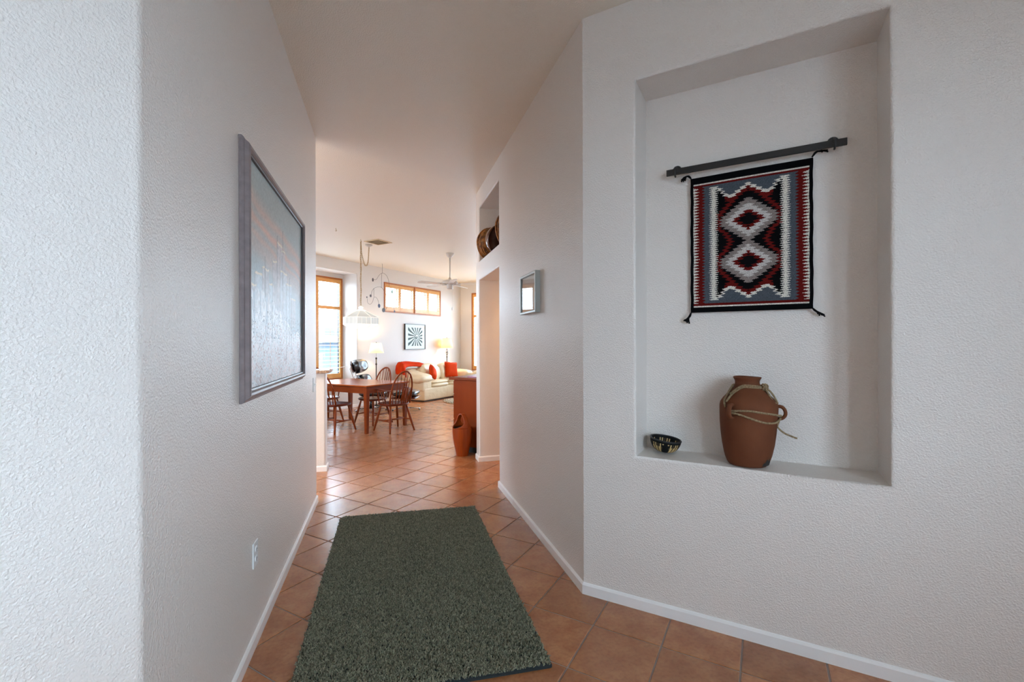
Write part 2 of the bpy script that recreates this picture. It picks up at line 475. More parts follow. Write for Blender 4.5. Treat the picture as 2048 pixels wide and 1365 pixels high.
# half wall with bar
wall_run('wall_bar', [(-2.6, 5.262), (-.628, 5.262)], 1.065, .15, +1, {}, cap=(False, True), bevel=.02)

# the passage's own ceiling light
pl = thing('passage_light', 'round opal ceiling light inside the side passage off the right hall wall', 'lamp', (2.0, 4.62, CEIL - .0005))
bm = BM(); lathe(bm, [(.001, 0), (.14, 0), (.14, -.025), (.001, -.025)], 28); link('base', bm, 'white_metal', pl)
bm = BM(); lathe(bm, [(.125, -.026), (.12, -.06), (.08, -.09), (.001, -.10)], 28); link('diffuser', bm, 'lamp_glass', pl, smooth=True)
lamp('passage_bulb', (2.0, 4.62, CEIL - .16), 30, (1, .62, .32), .08)

# baseboards
def baseboard(name, pts, side, h=.062, th=.012):
    """side = +1 board lies left of travel"""
    bm = BM()
    P = [Vector(p) for p in pts]
    n = len(P); dirs = [(P[i + 1] - P[i]).normalized() for i in range(n - 1)]
    nor = [Vector((-d.y, d.x)) * side for d in dirs]
    prof = [(0, 0), (th, 0), (th, h - .012), (th * .55, h - .003), (0, h)]
    rings = []
    for i in range(n):
        if i == 0: mm, k = nor[0], 1
        elif i == n - 1: mm, k = nor[-1], 1
        else:
            mm = (nor[i - 1] + nor[i]).normalized(); k = 1 / mm.dot(nor[i])
        rings.append([bm.verts.new((*(P[i] + mm * a * k), z)) for a, z in prof])
    for A, B in zip(rings[:-1], rings[1:]):
        for k in range(len(prof)):
            k2 = (k + 1) % len(prof); bm.faces.new((A[k], A[k2], B[k2], B[k]))
    bm.faces.new(rings[0][::-1]); bm.faces.new(rings[-1])
    return link(name, bm, 'base', kind='structure')
baseboard('baseboard_left', [st2xy(-2.35, TL), (XL, TL * R2 + XL), (XL, 4.25), (XL - .14, 4.25)], -1)
baseboard('baseboard_right', [st2xy(KN, -1.95), (XR, KN * R2 - XR), (XR, 4.21), (XR + .42, 4.21)], +1)
baseboard('baseboard_pier', [(XR + .42, 5.18), (XR, 5.18), (XR, 5.35)], +1)
baseboard('baseboard_bar', [(-2.6, 5.262), (-.628, 5.262), (-.628, 5.412), (-2.6, 5.412)], -1)
baseboard('baseboard_far', [st2xy(sk + .2, TF), st2xy(SR, TF), (SR * R2 - 5.4, 5.4)], -1)

# bay sill and ceiling, floor
bm = BM(); prism(bm, [(-4.6, -3.8), (4.2, -3.8), (4.2, 5.0), (10.6, 5.0), tuple(D(SR + .17, -2.8).xy), tuple(D(SR + .17, TF + .45).xy), tuple(D(sk - .3, TF + .45).xy)], CEIL, CEIL + .08)
link('ceiling', bm, 'ceiling', kind='structure')
bm = BM(); prism(bm, [(-4.5, -3.4), (10.3, -3.4), (10.3, 14.5), (-4.5, 14.5)], -.06, -.0038)
floor = link('floor', bm, 'grout', kind='structure')

# ---- floor tiles
PS, PT, S0, T0, G = .3295, .3222, 1.79, -.228, .0072
def tile_mesh(seed):
    bm = BM()
    hx, hy = (PS - G) / 2, (PT - G) / 2
    b = .0028
    def ring(dx, z): return [bm.verts.new((sx * (hx - dx), sy * (hy - dx), z)) for sx, sy in ((-1, -1), (1, -1), (1, 1), (-1, 1))]
    A = ring(0, -.0055); B = ring(0, -.0018); C = ring(b, 0)
    for X, Y in ((A, B), (B, C)):
        for k in range(4): bm.faces.new((X[k], X[(k + 1) % 4], Y[(k + 1) % 4], Y[k]))
    bm.faces.new(C)
    me = bpy.data.meshes.new('tile'); bm.to_mesh(me); bm.free(); me.materials.append(M['tile'])
    return me
tmesh = tile_mesh(0)
def in_room(x, y):
    s, t = (x + y) / R2, (y - x) / R2
    if t > TF + .1 or s > SR + .1: return False
    if y > 5.36: return x > xk
    if y > 4.0 and XL - 3.0 < x < 2.6: return True
    if XL - .2 < x < XR + .2 and y > 1.0: return True
    return s < KN + .2 and t < TL + .2 and s > -2.5 and t > -2.1
tiles = []
for i in range(-16, 31):
    for j in range(-8, 27):
        s = S0 + (i + .5) * PS; t = T0 + (j + .5) * PT
        p = D(s, t)
        if not in_room(p.x, p.y): continue
        d = p.x * math.sin(YAW) + p.y * math.cos(YAW); l = p.x * math.cos(YAW) - p.y * math.sin(YAW)
        seen = d > 1.3 and -1.3 < l / d < 1.3 and p.y > -.2
        if p.y > 4.2: seen = seen and XL / 4.25 - .07 < p.x / p.y < .32
        else: seen = seen and p.x > XL - .15 and (p.x < XR + .35 or p.y < 4.4)
        tiles.append((d if seen else 99 + d, p))
tiles.sort(key=lambda a: a[0])
near = [a for a in tiles[:290] if a[0] < 8.6]
for d, p in near:
    o = bpy.data.objects.new('tile', tmesh); COL.objects.link(o); o.parent = floor
    o.location = p; o.rotation_euler = (random.uniform(-.0012, .0012), random.uniform(-.0012, .0012), PI / 4)
bm = BM()
for d, p in tiles[len(near):]:
    hx, hy = (PS - G) / 2, (PT - G) / 2
    for z, f in ((-.004, 0), (0, .0028)): pass
    A = [bm.verts.new(p + Matrix.Rotation(PI / 4, 3, 'Z') @ Vector((sx * hx, sy * hy, -.004))) for sx, sy in ((-1, -1), (1, -1), (1, 1), (-1, 1))]
    B = [bm.verts.new(p + Matrix.Rotation(PI / 4, 3, 'Z') @ Vector((sx * (hx - .0028), sy * (hy - .0028), 0))) for sx, sy in ((-1, -1), (1, -1), (1, 1), (-1, 1))]
    for k in range(4): bm.faces.new((A[k], A[(k + 1) % 4], B[(k + 1) % 4], B[k]))
    bm.faces.new(B)
o = link('far_tiles', bm, 'tile', parent=floor); o['kind'] = 'stuff'

# ---------------------------------------------------------------- shuttered windows
def shutter_window(name, org, rz, panels, z0, z1, mids, frame_w=.045, tilt=.0, depth=.05, glass_back=.12, lou=.082, ang=0.0):
    """local x along the wall to the right, y outwards. panels=[(x0,x1)]; mids = z of mid rails"""
    root = addobj(name, None, kind='structure', loc=org, rot=(0, 0, rz))
    X0, X1 = panels[0][0], panels[-1][1]
    bm = BM()
    box(bm, X0, X1, -.012, depth, z1 - .03, z1, .003); box(bm, X0, X1, -.012, depth, z0, z0 + .03, .003)
    box(bm, X0, X0 + .025, -.012, depth, z0 + .03, z1 - .03, .003); box(bm, X1 - .025, X1, -.012, depth, z0 + .03, z1 - .03, .003)
    link('frame', bm, 'oak_dark', root)
    lm = None
    for (a, b) in panels:
        a2 = a + (.027 if a == X0 else .002); b2 = b - (.027 if b == X1 else .002)
        zb = [z0 + .032] + list(mids) + [z1 - .032]
        bm = BM()
        sw = frame_w
        box(bm, a2, a2 + sw, 0, .03, zb[0], zb[-1], .003); box(bm, b2 - sw, b2, 0, .03, zb[0], zb[-1], .003)
        box(bm, a2 + sw, b2 - sw, .001, .029, zb[0], zb[0] + .10, .003); box(bm, a2 + sw, b2 - sw, .001, .029, zb[-1] - .085, zb[-1], .003)
        for mz in mids: box(bm, a2 + sw, b2 - sw, .001, .029, mz - .035, mz + .035, .003)
        pn = link('shutter_panel', bm, 'oak', root)
        lo, hi = a2 + sw, b2 - sw
        bounds = [(zb[0] + .10, (mids[0] - .035) if mids else zb[-1] - .085)]
        if mids: bounds.append((mids[0] + .035, zb[-1] - .085))
        # one louver mesh per panel width
        bm = BM(); L = hi - lo - .004
        prof = [(math.cos(k / 10 * 2 * PI) * .038, math.sin(k / 10 * 2 * PI) * .0055) for k in range(10)]
        A = [bm.verts.new((-L / 2, x, z)) for x, z in prof]; B = [bm.verts.new((L / 2, x, z)) for x, z in prof]
        for k in range(10): bm.faces.new((A[k], A[(k + 1) % 10], B[(k + 1) % 10], B[k]))
        bm.faces.new(A[::-1]); bm.faces.new(B)
        bmesh.ops.recalc_face_normals(bm, faces=bm.faces)
        me = bpy.data.meshes.new('louver'); bm.to_mesh(me); bm.free(); me.materials.append(M['louver'])
        for (c, d_) in bounds:
            n = max(2, round((d_ - c) / lou)); st = (d_ - c) / n
            for k in range(n):
                addobj('louver', me, pn, loc=((lo + hi) / 2, .018, c + st * (k + .5)), rot=(ang, 0, 0))
            bm = BM(); tube(bm, [((lo + hi) / 2, -.026, c + .02), ((lo + hi) / 2, -.026, d_ - .02)], .006, 6)
            link('tilt_rod', bm, 'oak', pn)
    bm = BM(); box(bm, X0, X1, glass_back, glass_back + .006, z0, z1)
    link('pane', bm, 'glass', root)
    # outer aluminium sash
    bm = BM()
    for x in [p[0] for p in panels] + [X1]:
        box(bm, x - .03, x + .03, glass_back - .02, glass_back + .03, z0, z1)
    box(bm, X0, X1, glass_back - .019, glass_back + .029, z0, z0 + .05); box(bm, X0, X1, glass_back - .019, glass_back + .029, z1 - .05, z1)
    link('sash', bm, 'black_frame' if name == 'window_1' else 'white_metal', root)
    return root

shutter_window('window_1', D(0, TF + .436 - .0, 0), PI / 4, [(4.98, 5.64), (5.64, 6.30), (6.30, 6.96)], .60, 2.845, [2.18], glass_back=.09)
w2_ = shutter_window('window_2', D(0, TF, 0), PI / 4, [(7.80, 8.33), (8.33, 8.86), (8.86, 9.39), (9.39, 9.92)], 2.14, 2.845, [], frame_w=.04, glass_back=.12, lou=.066)
bm = BM(); box(bm, 8.842, 8.878, -.020, .05, 2.14, 2.845, .003); link('centre_post', bm, 'oak_dark', w2_)
shutter_window('window_3', D(SR, 0, 0), -PI / 4, [(-7.44, -6.53), (-6.53, -5.62), (-5.62, -4.71), (-4.71, -3.80)], .61, 2.85, [2.18], frame_w=.05, glass_back=.09)

# plain unseen windows; side-wall and kitchen ones are added for more daylight
def plain_window(name, org, rz, x0, x1, z0, z1, cols, y=.08):
    root = addobj(name, None, kind='structure', loc=org, rot=(0, 0, rz))
    bm = BM()
    box(bm, x0, x1, y - .03, y + .03, z0, z0 + .05); box(bm, x0, x1, y - .03, y + .03, z1 - .05, z1)
    for k in range(cols + 1):
        x = x0 + .025 + (x1 - x0 - .05) * k / cols
        box(bm, x - .025, x + .025, y - .029, y + .029, z0 + .05, z1 - .05)
    link('frame', bm, 'white_metal', root)
    bm = BM(); box(bm, x0, x1, y, y + .006, z0, z1); link('pane', bm, 'glass', root)
plain_window('window_4', D(SR, 0, 0), -PI / 4, -2.9, -1.5, .03, 2.5, 2)  # unseen glazing added to brighten the living room
plain_window('window_5', (xk, 0, 0), PI / 2, 3.1, 5.8, .95, 2.5, 2)  # unseen window added to light the kitchen side and right hall wall
for k, (a, b, c, d_) in enumerate(ENT):
    plain_window('window_%d' % (6 + k), D(0, -2.0, 0), PI / 4 + PI, -(b - 2.4 + .95), -(a - 2.4 + .95), c, d_, 1)

# outside: patio slab and the neighbour's low house
bm = BM(); box(bm, -40, 40, -40, 40, -.3, -.12); link('patio_ground', bm, 'concrete', kind='structure')
nb = thing('neighbour_house', 'pale blue-grey neighbouring house wall seen through the tall left shutters', 'house', D(8.0, 13.2, -.12), PI / 4)
bm = BM(); box(bm, -10, 9, 0, 4, 0, 1.55); link('wall', bm, 'stucco', nb)
bm = BM(); box(bm, -10.2, 9.2, -.3, 4.2, 1.56, 1.80); link('fascia', bm, 'fascia', nb)
bm = BM(); box(bm, -10, 9, .1, 4, 1.81, 2.05); link('roof_edge', bm, 'stucco', nb)

# ---------------------------------------------------------------- green rug in the hall
rug = thing('area_rug', 'dark olive green shag area rug on the tiles of the hallway', 'rug', (.17, 2.8, 0))
c0 = Vector((.17, 2.8, 0))
RC = [Vector((-.375, 1.855, 0)) - c0, Vector((.682, 1.800, 0)) - c0, Vector((.718, 3.735, 0)) - c0, Vector((-.345, 3.79, 0)) - c0]
def rugp(u, v):
    return (RC[0] * (1 - u) + RC[1] * u) * (1 - v) + (RC[3] * (1 - u) + RC[2] * u) * v
bm = BM()
N = 10
def rim(inset, z):
    out = []
    for cu, cv, a0 in ((inset, inset, PI), (1 - inset, inset, 1.5 * PI), (1 - inset, 1 - inset, 0), (inset, 1 - inset, .5 * PI)):
        rr = .05 if (cu < .5 and cv > .5) else .012
        ccu = cu + (rr if cu < .5 else -rr); ccv = cv + (rr / 1.8 if cv < .5 else -rr / 1.8)
        for k in range(5):
            a = a0 + k / 4 * PI / 2
            out.append(rugp(ccu + rr * math.cos(a), ccv + rr / 1.8 * math.sin(a)) + Vector((0, 0, z)))
    return out
A = [bm.verts.new(p) for p in rim(0, 0.0005)]; B = [bm.verts.new(p) for p in rim(0, .007)]; Cc = [bm.verts.new(p) for p in rim(.006, .012)]
for X, Y in ((A, B), (B, Cc)):
    for k in range(len(A)): bm.faces.new((X[k], X[(k + 1) % len(A)], Y[(k + 1) % len(A)], Y[k]))
bm.faces.new(A[::-1]); bm.faces.new(Cc)
link('backing', bm, 'rug_back', rug)
# pile: bent yarn tufts in one mesh
def pile(name, count, pt, inside, h, r, colors, parent, seg=3, lean=.6):
    verts = np.zeros((count, seg * 3 + 1, 3), np.float32); faces = []; cols = []
    uv = rng.random((count * 2, 2)); k = 0; pos = []
    for u, v in uv:
        if inside(u, v): pos.append((u, v))
        if len(pos) == count: break
    count = len(pos); verts = verts[:count]
    pos = np.array(pos)
    base = np.array([pt(u, v)[:] for u, v in pos], np.float32)
    ang = rng.random(count) * 2 * PI; ln = lean * h * (.3 + rng.random(count)); hh = h * (.75 + .5 * rng.random(count)); rr = r * (.7 + .6 * rng.random(count))
    kx = np.cos(ang) * ln; ky = np.sin(ang) * ln
    a2 = ang + rng.normal(0, 1.2, count)
    for s in range(seg + 1):
        f = s / seg
        cx = base[:, 0] + kx * f ** 1.5 + np.cos(a2) * h * .22 * math.sin(f * PI); cy = base[:, 1] + ky * f ** 1.5 + np.sin(a2) * h * .22 * math.sin(f * PI)
        cz = base[:, 2] + .010 + hh * (f - .18 * f * f)
        if s == seg: verts[:, seg * 3] = np.stack([cx, cy, cz], 1)
        else:
            w_ = rr * (1 - .25 * f)
            for q in range(3):
                th = ang + q * 2 * PI / 3
                verts[:, s * 3 + q] = np.stack([cx + np.cos(th) * w_, cy + np.sin(th) * w_, cz], 1)
    fl = []
    for s in range(seg - 1):
        for q in range(3):
            a, b = s * 3 + q, s * 3 + (q + 1) % 3; c, d_ = b + 3, a + 3
            fl += [(a, b, c), (a, c, d_)]
    for q in range(3): fl.append(((seg - 1) * 3 + q, (seg - 1) * 3 + (q + 1) % 3, seg * 3))
    fl = np.array(fl); nv = seg * 3 + 1
    F = (fl[None] + (np.arange(count) * nv)[:, None, None]).reshape(-1, 3)
    me = bpy.data.meshes.new(name)
    me.vertices.add(count * nv); me.vertices.foreach_set('co', verts.reshape(-1))
    me.loops.add(F.size); me.loops.foreach_set('vertex_index', F.reshape(-1).astype(np.int32))
    me.polygons.add(len(F)); me.polygons.foreach_set('loop_start', np.arange(0, F.size, 3, dtype=np.int32))
    me.polygons.foreach_set('use_smooth', np.ones(len(F), bool))
    me.update(); me.validate()
    ca = me.color_attributes.new('Col', 'BYTE_COLOR', 'POINT')
    cc = np.array(colors)[rng.integers(0, len(colors), count)]
    cc = cc * (.45 + 1.05 * rng.random((count, 1)))
    full = np.ones((count, nv, 4), np.float32); full[:, :, :3] = cc[:, None, :]
    sr = np.where(full <= .0031308, full * 12.92, 1.055 * np.power(full, 1 / 2.4) - .055); sr[:, :, 3] = 1
    ca.data.foreach_set('color_srgb', np.clip(sr, 0, 1).reshape(-1))
    me.materials.append(M['pile'])
    return addobj(name, me, parent, kind='stuff')
M['pile'] = vcol_mat('yarn_pile', .95, spec=.1)
G1 = [(.25, .255, .175), (.20, .215, .15), (.31, .30, .215), (.26, .245, .175)]
def rin(u, v):
    if u < .004 or u > .996 or v < .004 or v > .996: return False
    du, dv = u - .05, (v - (1 - .028)) * 1.8
    if du < 0 and dv > 0 and du * du + dv * dv > .05 ** 2: return False
    return True
pile('pile', 85000, rugp, rin, .0165, .0030, G1, rug, lean=.65)

# ---------------------------------------------------------------- large painting on the left hall wall
YA, YB, ZA, ZB = 2.093, 3.49, 1.133, 2.249
pt_ = thing('framed_painting', 'large framed pastel painting of snowy towers on the left hall wall', 'painting', (XL, (YA + YB) / 2, (ZA + ZB) / 2))
def picture_frame(parent, w_, h_, prof, m, name='frame_side', flip=None):
    """mitred moulding in local yz plane facing +x. prof list of (inset, out)"""
    cor = [(-w_ / 2, -h_ / 2), (w_ / 2, -h_ / 2), (w_ / 2, h_ / 2), (-w_ / 2, h_ / 2)]
    for i in range(4):
        bm = BM(); rings = []
        for c in (cor[i], cor[(i + 1) % 4]):
            sx, sz = math.copysign(1, c[0]), math.copysign(1, c[1])
            rings.append([bm.verts.new((o, c[0] - sx * a, c[1] - sz * a)) for a, o in prof])
        n = len(prof)
        for k in range(n): bm.faces.new((rings[0][k], rings[0][(k + 1) % n], rings[1][(k + 1) % n], rings[1][k]))
        bm.faces.new(rings[0][::-1]); bm.faces.new(rings[1])
        link(name, bm, m, parent)
W_, H_ = YB - YA, ZB - ZA
picture_frame(pt_, W_, H_, [(0, .001), (0, .010), (.006, .018), (.012, .020), (.022, .034), (.030, .038), (.040, .037), (.046, .028), (.046, .001)], 'frame_p')
picture_frame(pt_, W_ - .092, H_ - .092, [(0, .001), (0, .026), (.008, .024), (.010, .001)], 'frame_lip', 'inner_lip')
def paint_grid(nx, nz, fn):
    """vertex painted canvas: x across 0..1, z up 0..1"""
    img = fn(nx, nz)
    return img
def grid_mesh(name, W_, H_, img, m, relief=None, facing='+x', thick=.0):
    nz, nx = img.shape[:2]
    xs = np.linspace(-W_ / 2, W_ / 2, nx + 1); zs = np.linspace(-H_ / 2, H_ / 2, nz + 1)
    X, Z = np.meshgrid(xs, zs)
    O = np.zeros_like(X) if relief is None else relief
    co = np.stack([O, X, Z], -1).reshape(-1, 3).astype(np.float32)
    idx = (np.arange(nz)[:, None] * (nx + 1) + np.arange(nx)[None]).reshape(-1)
    F = np.stack([idx, idx + 1, idx + nx + 2, idx + nx + 1], 1).astype(np.int32)
    me = bpy.data.meshes.new(name)
    me.vertices.add(len(co)); me.vertices.foreach_set('co', co.reshape(-1))
    me.loops.add(F.size); me.loops.foreach_set('vertex_index', F.reshape(-1))
    me.polygons.add(len(F)); me.polygons.foreach_set('loop_start', np.arange(0, F.size, 4, dtype=np.int32))
    me.update()
    ca = me.color_attributes.new('Col', 'BYTE_COLOR', 'CORNER')
    c = np.ones((nz * nx, 4, 4), np.float32); c[:, :, :3] = (img.reshape(-1, 1, 3)) / 255.0
    ca.data.foreach_set('color_srgb', c.reshape(-1))
    me.materials.append(M[m])
    return me
def smooth_noise(nx, nz, fx, fz, seed):
    r = np.random.default_rng(seed)
    g = r.random((fz + 2, fx + 2))
    x = np.linspace(0, fx, nx, endpoint=False); z = np.linspace(0, fz, nz, endpoint=False)
    xi, zi = x.astype(int), z.astype(int); tx, tz = x - xi, z - zi; tx = tx * tx * (3 - 2 * tx); tz = tz * tz * (3 - 2 * tz)
    a = g[np.ix_(zi, xi)]; b = g[np.ix_(zi, xi + 1)]; c = g[np.ix_(zi + 1, xi)]; d_ = g[np.ix_(zi + 1, xi + 1)]
    return (a * (1 - tx) + b * tx) * (1 - tz)[:, None] + (c * (1 - tx) + d_ * tx) * tz[:, None]
def painting():
    nx, nz = 300, 250
    img = np.zeros((nz, nx, 3)); x = (np.arange(nx) + .5) / nx; z = (np.arange(nz) + .5) / nz
    X, Z = np.meshgrid(x, z)
    n1 = smooth_noise(nx, nz, 6, 18, 1); n2 = smooth_noise(nx, nz, 60, 60, 2); n3 = smooth_noise(nx, nz, 140, 120, 3); n4 = smooth_noise(nx, nz, 24, 20, 4)
    sky = np.array([168, 182, 182.]); peach = np.array([228, 178, 160.]); blue = np.array([176, 196, 206.])
    img[:] = sky * (1 - .0 * Z[..., None])
    img = img + (blue - img) * np.clip(1.15 - Z * 1.3, 0, 1)[..., None]
    for zc, wd, am in ((.80, .035, .6), (.72, .03, .8), (.655, .02, .55), (.60, .05, .4)):
        q = np.exp(-((Z - zc + .10 * (X - .5) + (n1 - .5) * .04) / wd) ** 2) * am * np.clip(1.4 - abs(X - .6), 0, 1)
        img += (peach - img) * q[..., None]
    pale = np.array([205, 218, 226.])
    # towers: stepped blocks of scraped paint
    tw = [(.10, .22, .52), (.20, .30, .56), (.30, .38, .50), (.36, .46, .63), (.44, .54, .74), (.52, .60, .72), (.50, .64, .60), (.62, .74, .55), (.72, .84, .47), (.04, .12, .46)]
    for a, b, h in tw:
        hh = h + (smooth_noise(nx, 1, 40, 1, int(a * 100) + 7)[0] - .5) * .012
        msk = (X > a) & (X < b) & (Z < hh[None]) & (Z > .3)
        colr = pale * (.86 + .28 * n2[..., None]) if int(a * 50) % 2 else np.array([196, 192, 196.]) * (.88 + .26 * n2[..., None])
        img[msk] = (img * .35 + colr * .65)[msk]
        edge = (abs(Z - hh[None]) < .005) & (X > a) & (X < b); img[edge] = (236, 226, 206)
        ed = (abs(X - a) < .003) & (Z < h) & (Z > .3); img[ed] = (150, 158, 164)
    # snow slope
    sl = .40 + .06 * np.sin(X * 5 + .5) - .10 * X + (n4 - .5) * .05
    msk = Z < sl
    snow = np.array([236, 242, 246.]) * (.82 + .3 * n2[..., None])
    img[msk] = snow[msk]
    drip = (smooth_noise(nx, nz, 90, 5, 9) > .72) & (Z < sl) & (Z > .22); img[drip] = (182, 196, 206)
    low = np.clip((.30 - Z) / .18, 0, 1)
    ground = np.array([206, 192, 192.]) * (.85 + .3 * n4[..., None])
    img += (ground - img) * (low * (.15 + .6 * (n2 > .55)))[..., None]
    sp = (n3 > .78) & (Z < .36) & (n4 > .35); img[sp] = (104, 114, 126)
    sp = (n3 < .24) & (Z < .30) & (n4 < .6); img[sp] = (176, 142, 140)
    sp = (n3 > .80) & (Z < .22); img[sp] = (226, 230, 232)
    for xc, z0_, z1_ in ((.70, .2, .60), (.62, .1, .5), (.35, .2, .42), (.06, .25, .40), (.74, .15, .5), (.55, .3, .84), (.44, .5, .78), (.24, .4, .62)):
        m_ = (abs(X - xc) < .003) & (Z > z0_) & (Z < z1_); img[m_] = (96, 108, 112)
    img = img * (.95 + .1 * n3[..., None])
    return np.clip(img, 0, 255)
M['canvas'] = vcol_mat('painted_canvas', .42, bump=(70, .0012, 4), spec=.35)
me = grid_mesh('canvas', W_ - .110, H_ - .110, painting()[:, ::1], 'canvas')
addobj('canvas', me, pt_, loc=(.014, 0, 0))

# outlet and switch on the left hall wall
def plate(name, label, cat, loc, rz, w_, h_, kind):
    r = thing(name, label, cat, loc, rz)
    bm = BM(); box(bm, 0, .006, -w_ / 2, w_ / 2, -h_ / 2, h_ / 2, .0025); link('cover_plate', bm, 'white_pl', r)
    if kind == 'outlet':
        for zc in (-.0215, .0215):
            bm = BM()
            pr = [(.0165 * math.cos(a) , .0145 * math.sin(a)) for a in [k / 16 * 2 * PI for k in range(16)]]
            a = [bm.verts.new((.0055, x, z + zc)) for x, z in pr]; b = [bm.verts.new((.009, x * .95, z * .95 + zc)) for x, z in pr]
            for k in range(16): bm.faces.new((a[k], a[(k + 1) % 16], b[(k + 1) % 16], b[k]))
            bm.faces.new(b); so = link('socket', bm, 'white_pl', r)
            bm = BM()
            for dy in (-.006, .006): box(bm, .0085, .0095, dy - .001, dy + .001, zc - .004, zc + .005)
            box(bm, .0085, .0095, -.002, .002, zc - .011, zc - .007)
            link('slot', bm, 'dark_in', so)
    else:
        bm = BM(); box(bm, .005, .009, -.006, .006, -.013, .013, .001); tube(bm, [(.006, 0, 0), (.022, 0, .008)], [.0055, .004], 8); link('toggle', bm, 'white_pl', r)
    return r
plate('wall_outlet', 'white duplex outlet low on the left hall wall below the painting', 'outlet', (XL, 2.316, .417), 0, .074, .115, 'outlet')
plate('light_switch', 'white toggle switch at the far end of the left hall wall', 'switch', (XL, 4.085, 1.04), 0, .074, .118, 'switch')

# small silver framed picture on the right hall wall (faces -x)
sp = thing('framed_print', 'small silver-framed print behind glass on the right hall wall', 'picture', (XR, 3.196, 1.751), PI)
picture_frame(sp, .372, .296, [(0, .001), (0, .036), (.004, .038), (.014, .038), (.018, .036), (.018, .001)], 'frame_sp')
bm = BM(); box(bm, .004, .022, -.167, .167, -.129, .129); link('mat_board', bm, 'mat_sp', sp)
bm = BM(); box(bm, .0222, .0232, -.07, .07, -.05, .05); link('print', bm, 'paper', sp)
M['pic_glass'] = mat('picture_glass', (.62, .66, .67, 1), .03, spec=1.0)
bm = BM(); box(bm, .027, .030, -.168, .168, -.130, .130); link('glass', bm, 'glass', sp)

# ---------------------------------------------------------------- niche: bar, weaving, jar, bowl
SB = KN + .25      # niche back plane
bar = thing('hanging_bar', 'flat black iron bar mounted above the woven rug in the wall niche', 'bar', D(SB, .07, 2.306), PI / 4)
bm = BM(); box(bm, -.062, -.050, -.400, .398, -.0165, .0165, .0015); link('bar', bm, 'iron', bar)
for yy in (.352, -.352):
    bm = BM()
    tube(bm, [(-.0005, yy, .030), (-.007, yy, .030)], [.023, .019], 24); tube(bm, [(-.007, yy, .030), (-.012, yy, .030)], [.011, .008], 16)
    ro = link('bracket', bm, 'iron', bar)
    bm = BM()
    tube(bm, catmull([(-.010, yy, .030), (-.035, yy, .030), (-.056, yy, .026), (-.068, yy, .014), (-.069, yy, 0), (-.067, yy, -.018), (-.056, yy, -.026), (-.048, yy, -.022)], 4), .0045, 8)
    link('hook', bm, 'iron', ro)
wv = thing('woven_rug', 'small black, red, grey and white geometric weaving with corner tassels in the niche', 'weaving', D(SB - .012, .0745, 1.9065), PI / 4 + PI)
# local: +x towards the viewer side, y across (after the turn +y points to -t = right), z up
WW, WH = .552, .725
def weaving():
    nx, nz = 220, 290
    x = (np.arange(nx) + .5) / nx; z = 1 - (np.arange(nz) + .5) / nz
    X, V = np.meshgrid(x, z)
    d = abs(X - .5)
    BLK = np.array([12, 12, 14.]); WHT = np.array([206, 202, 192.]); RED = np.array([92, 20, 18.]); GRY = np.array([74, 80, 88.]); TPE = np.array([128, 118, 114.]); LG = np.array([186, 182, 178.])
    def tooth(n): return 2 * abs((V * n) % 1 - .5) - .5      # -.5..+.5
    tA, tB, tC = tooth(46), tooth(66), tooth(46)
    img = np.zeros((nz, nx, 3)); img[:] = GRY
    e = .5 - d
    # side columns: white, red saw, grey
    img[e < .118 + .022 * tA * 2 * .7] = RED
    img[e < .052 + .028 * tA * 2] = WHT
    # red band and white line along top and bottom
    vb = np.minimum(V, 1 - V)
    vv = np.where(V < .5, V - .010, 1 - V)
    img[(vv < .064)] = RED
    img[(vv < .047)] = WHT
    # inner panel boundary (white serrated line)
    top = np.interp(d, [0, .03, .14, .19, .235, .30], [.115, .13, .185, .175, .125, .095])
    dj = d + .022 * tC * 2 * .9
    topj = np.interp(np.clip(dj, 0, .5), [0, .03, .14, .19, .235, .30], [.115, .13, .185, .175, .125, .095])
    wcol_out, wcol_in = .318 + .026 * tB * 1.4, .268 - .026 * tB * 1.4
    inpan = (vb > topj) & (d < wcol_in)
    wband = (vb > topj - .022) & (d < wcol_out) & (vb > .085)
    img[wband] = WHT
    img[inpan] = BLK
    # gray diamonds half width as function of V
    def halfw(v0, hw, hh, flat=0):
        q = np.clip(1 - (abs(V - v0) - flat) / hh, 0, 1); return hw * q
    c1, c2 = .352, .648
    g = np.maximum(np.maximum(halfw(c1, .232, .135, .025), halfw(c2, .232, .135, .025)), np.where((V > .45) & (V < .55), .03, 0))
    out = np.maximum(halfw(c1, .30, .25, .03), halfw(c2, .30, .25, .03))
    # red zigzag band between the diamonds and the panel edge
    rin = np.minimum(np.maximum(out - .055, g + .012), .238); rout = np.minimum(out - .008, .262)
    rin = np.where((V > .42) & (V < .58), .125 + .06 * abs(V - .5) / .08, rin); rout = np.where((V > .42) & (V < .58), .165 + .06 * abs(V - .5) / .08, rout)
    dr = d + .020 * tC * 1.8
    img[inpan & (dr > rin) & (dr < rout)] = RED
    cap = inpan & (vb < topj + .028) & (d < .2); img[cap] = RED
    for hw, hh, fl, col in ((.232, .135, .025, TPE), (.178, .108, .012, LG), (.128, .07, .004, RED), (.086, .048, .002, BLK)):
        hwv = np.maximum(halfw(c1, hw, hh, fl), halfw(c2, hw, hh, fl))
        if col is TPE: hwv = g
        img[inpan & (dj < hwv) & (hwv > 0)] = col
    # black frame
    img[(e < .028) | (V < .048) | (V > .962)] = BLK
    r = np.random.default_rng(5)
    img *= (.86 + .28 * r.random((nz, nx, 1)))
    return np.clip(img[::1], 0, 255)
M['weave'] = vcol_mat('woven_wool', .95, bump=(420, .0006, 2), spec=.08)
img = weaving()[::-1] if False else weaving()
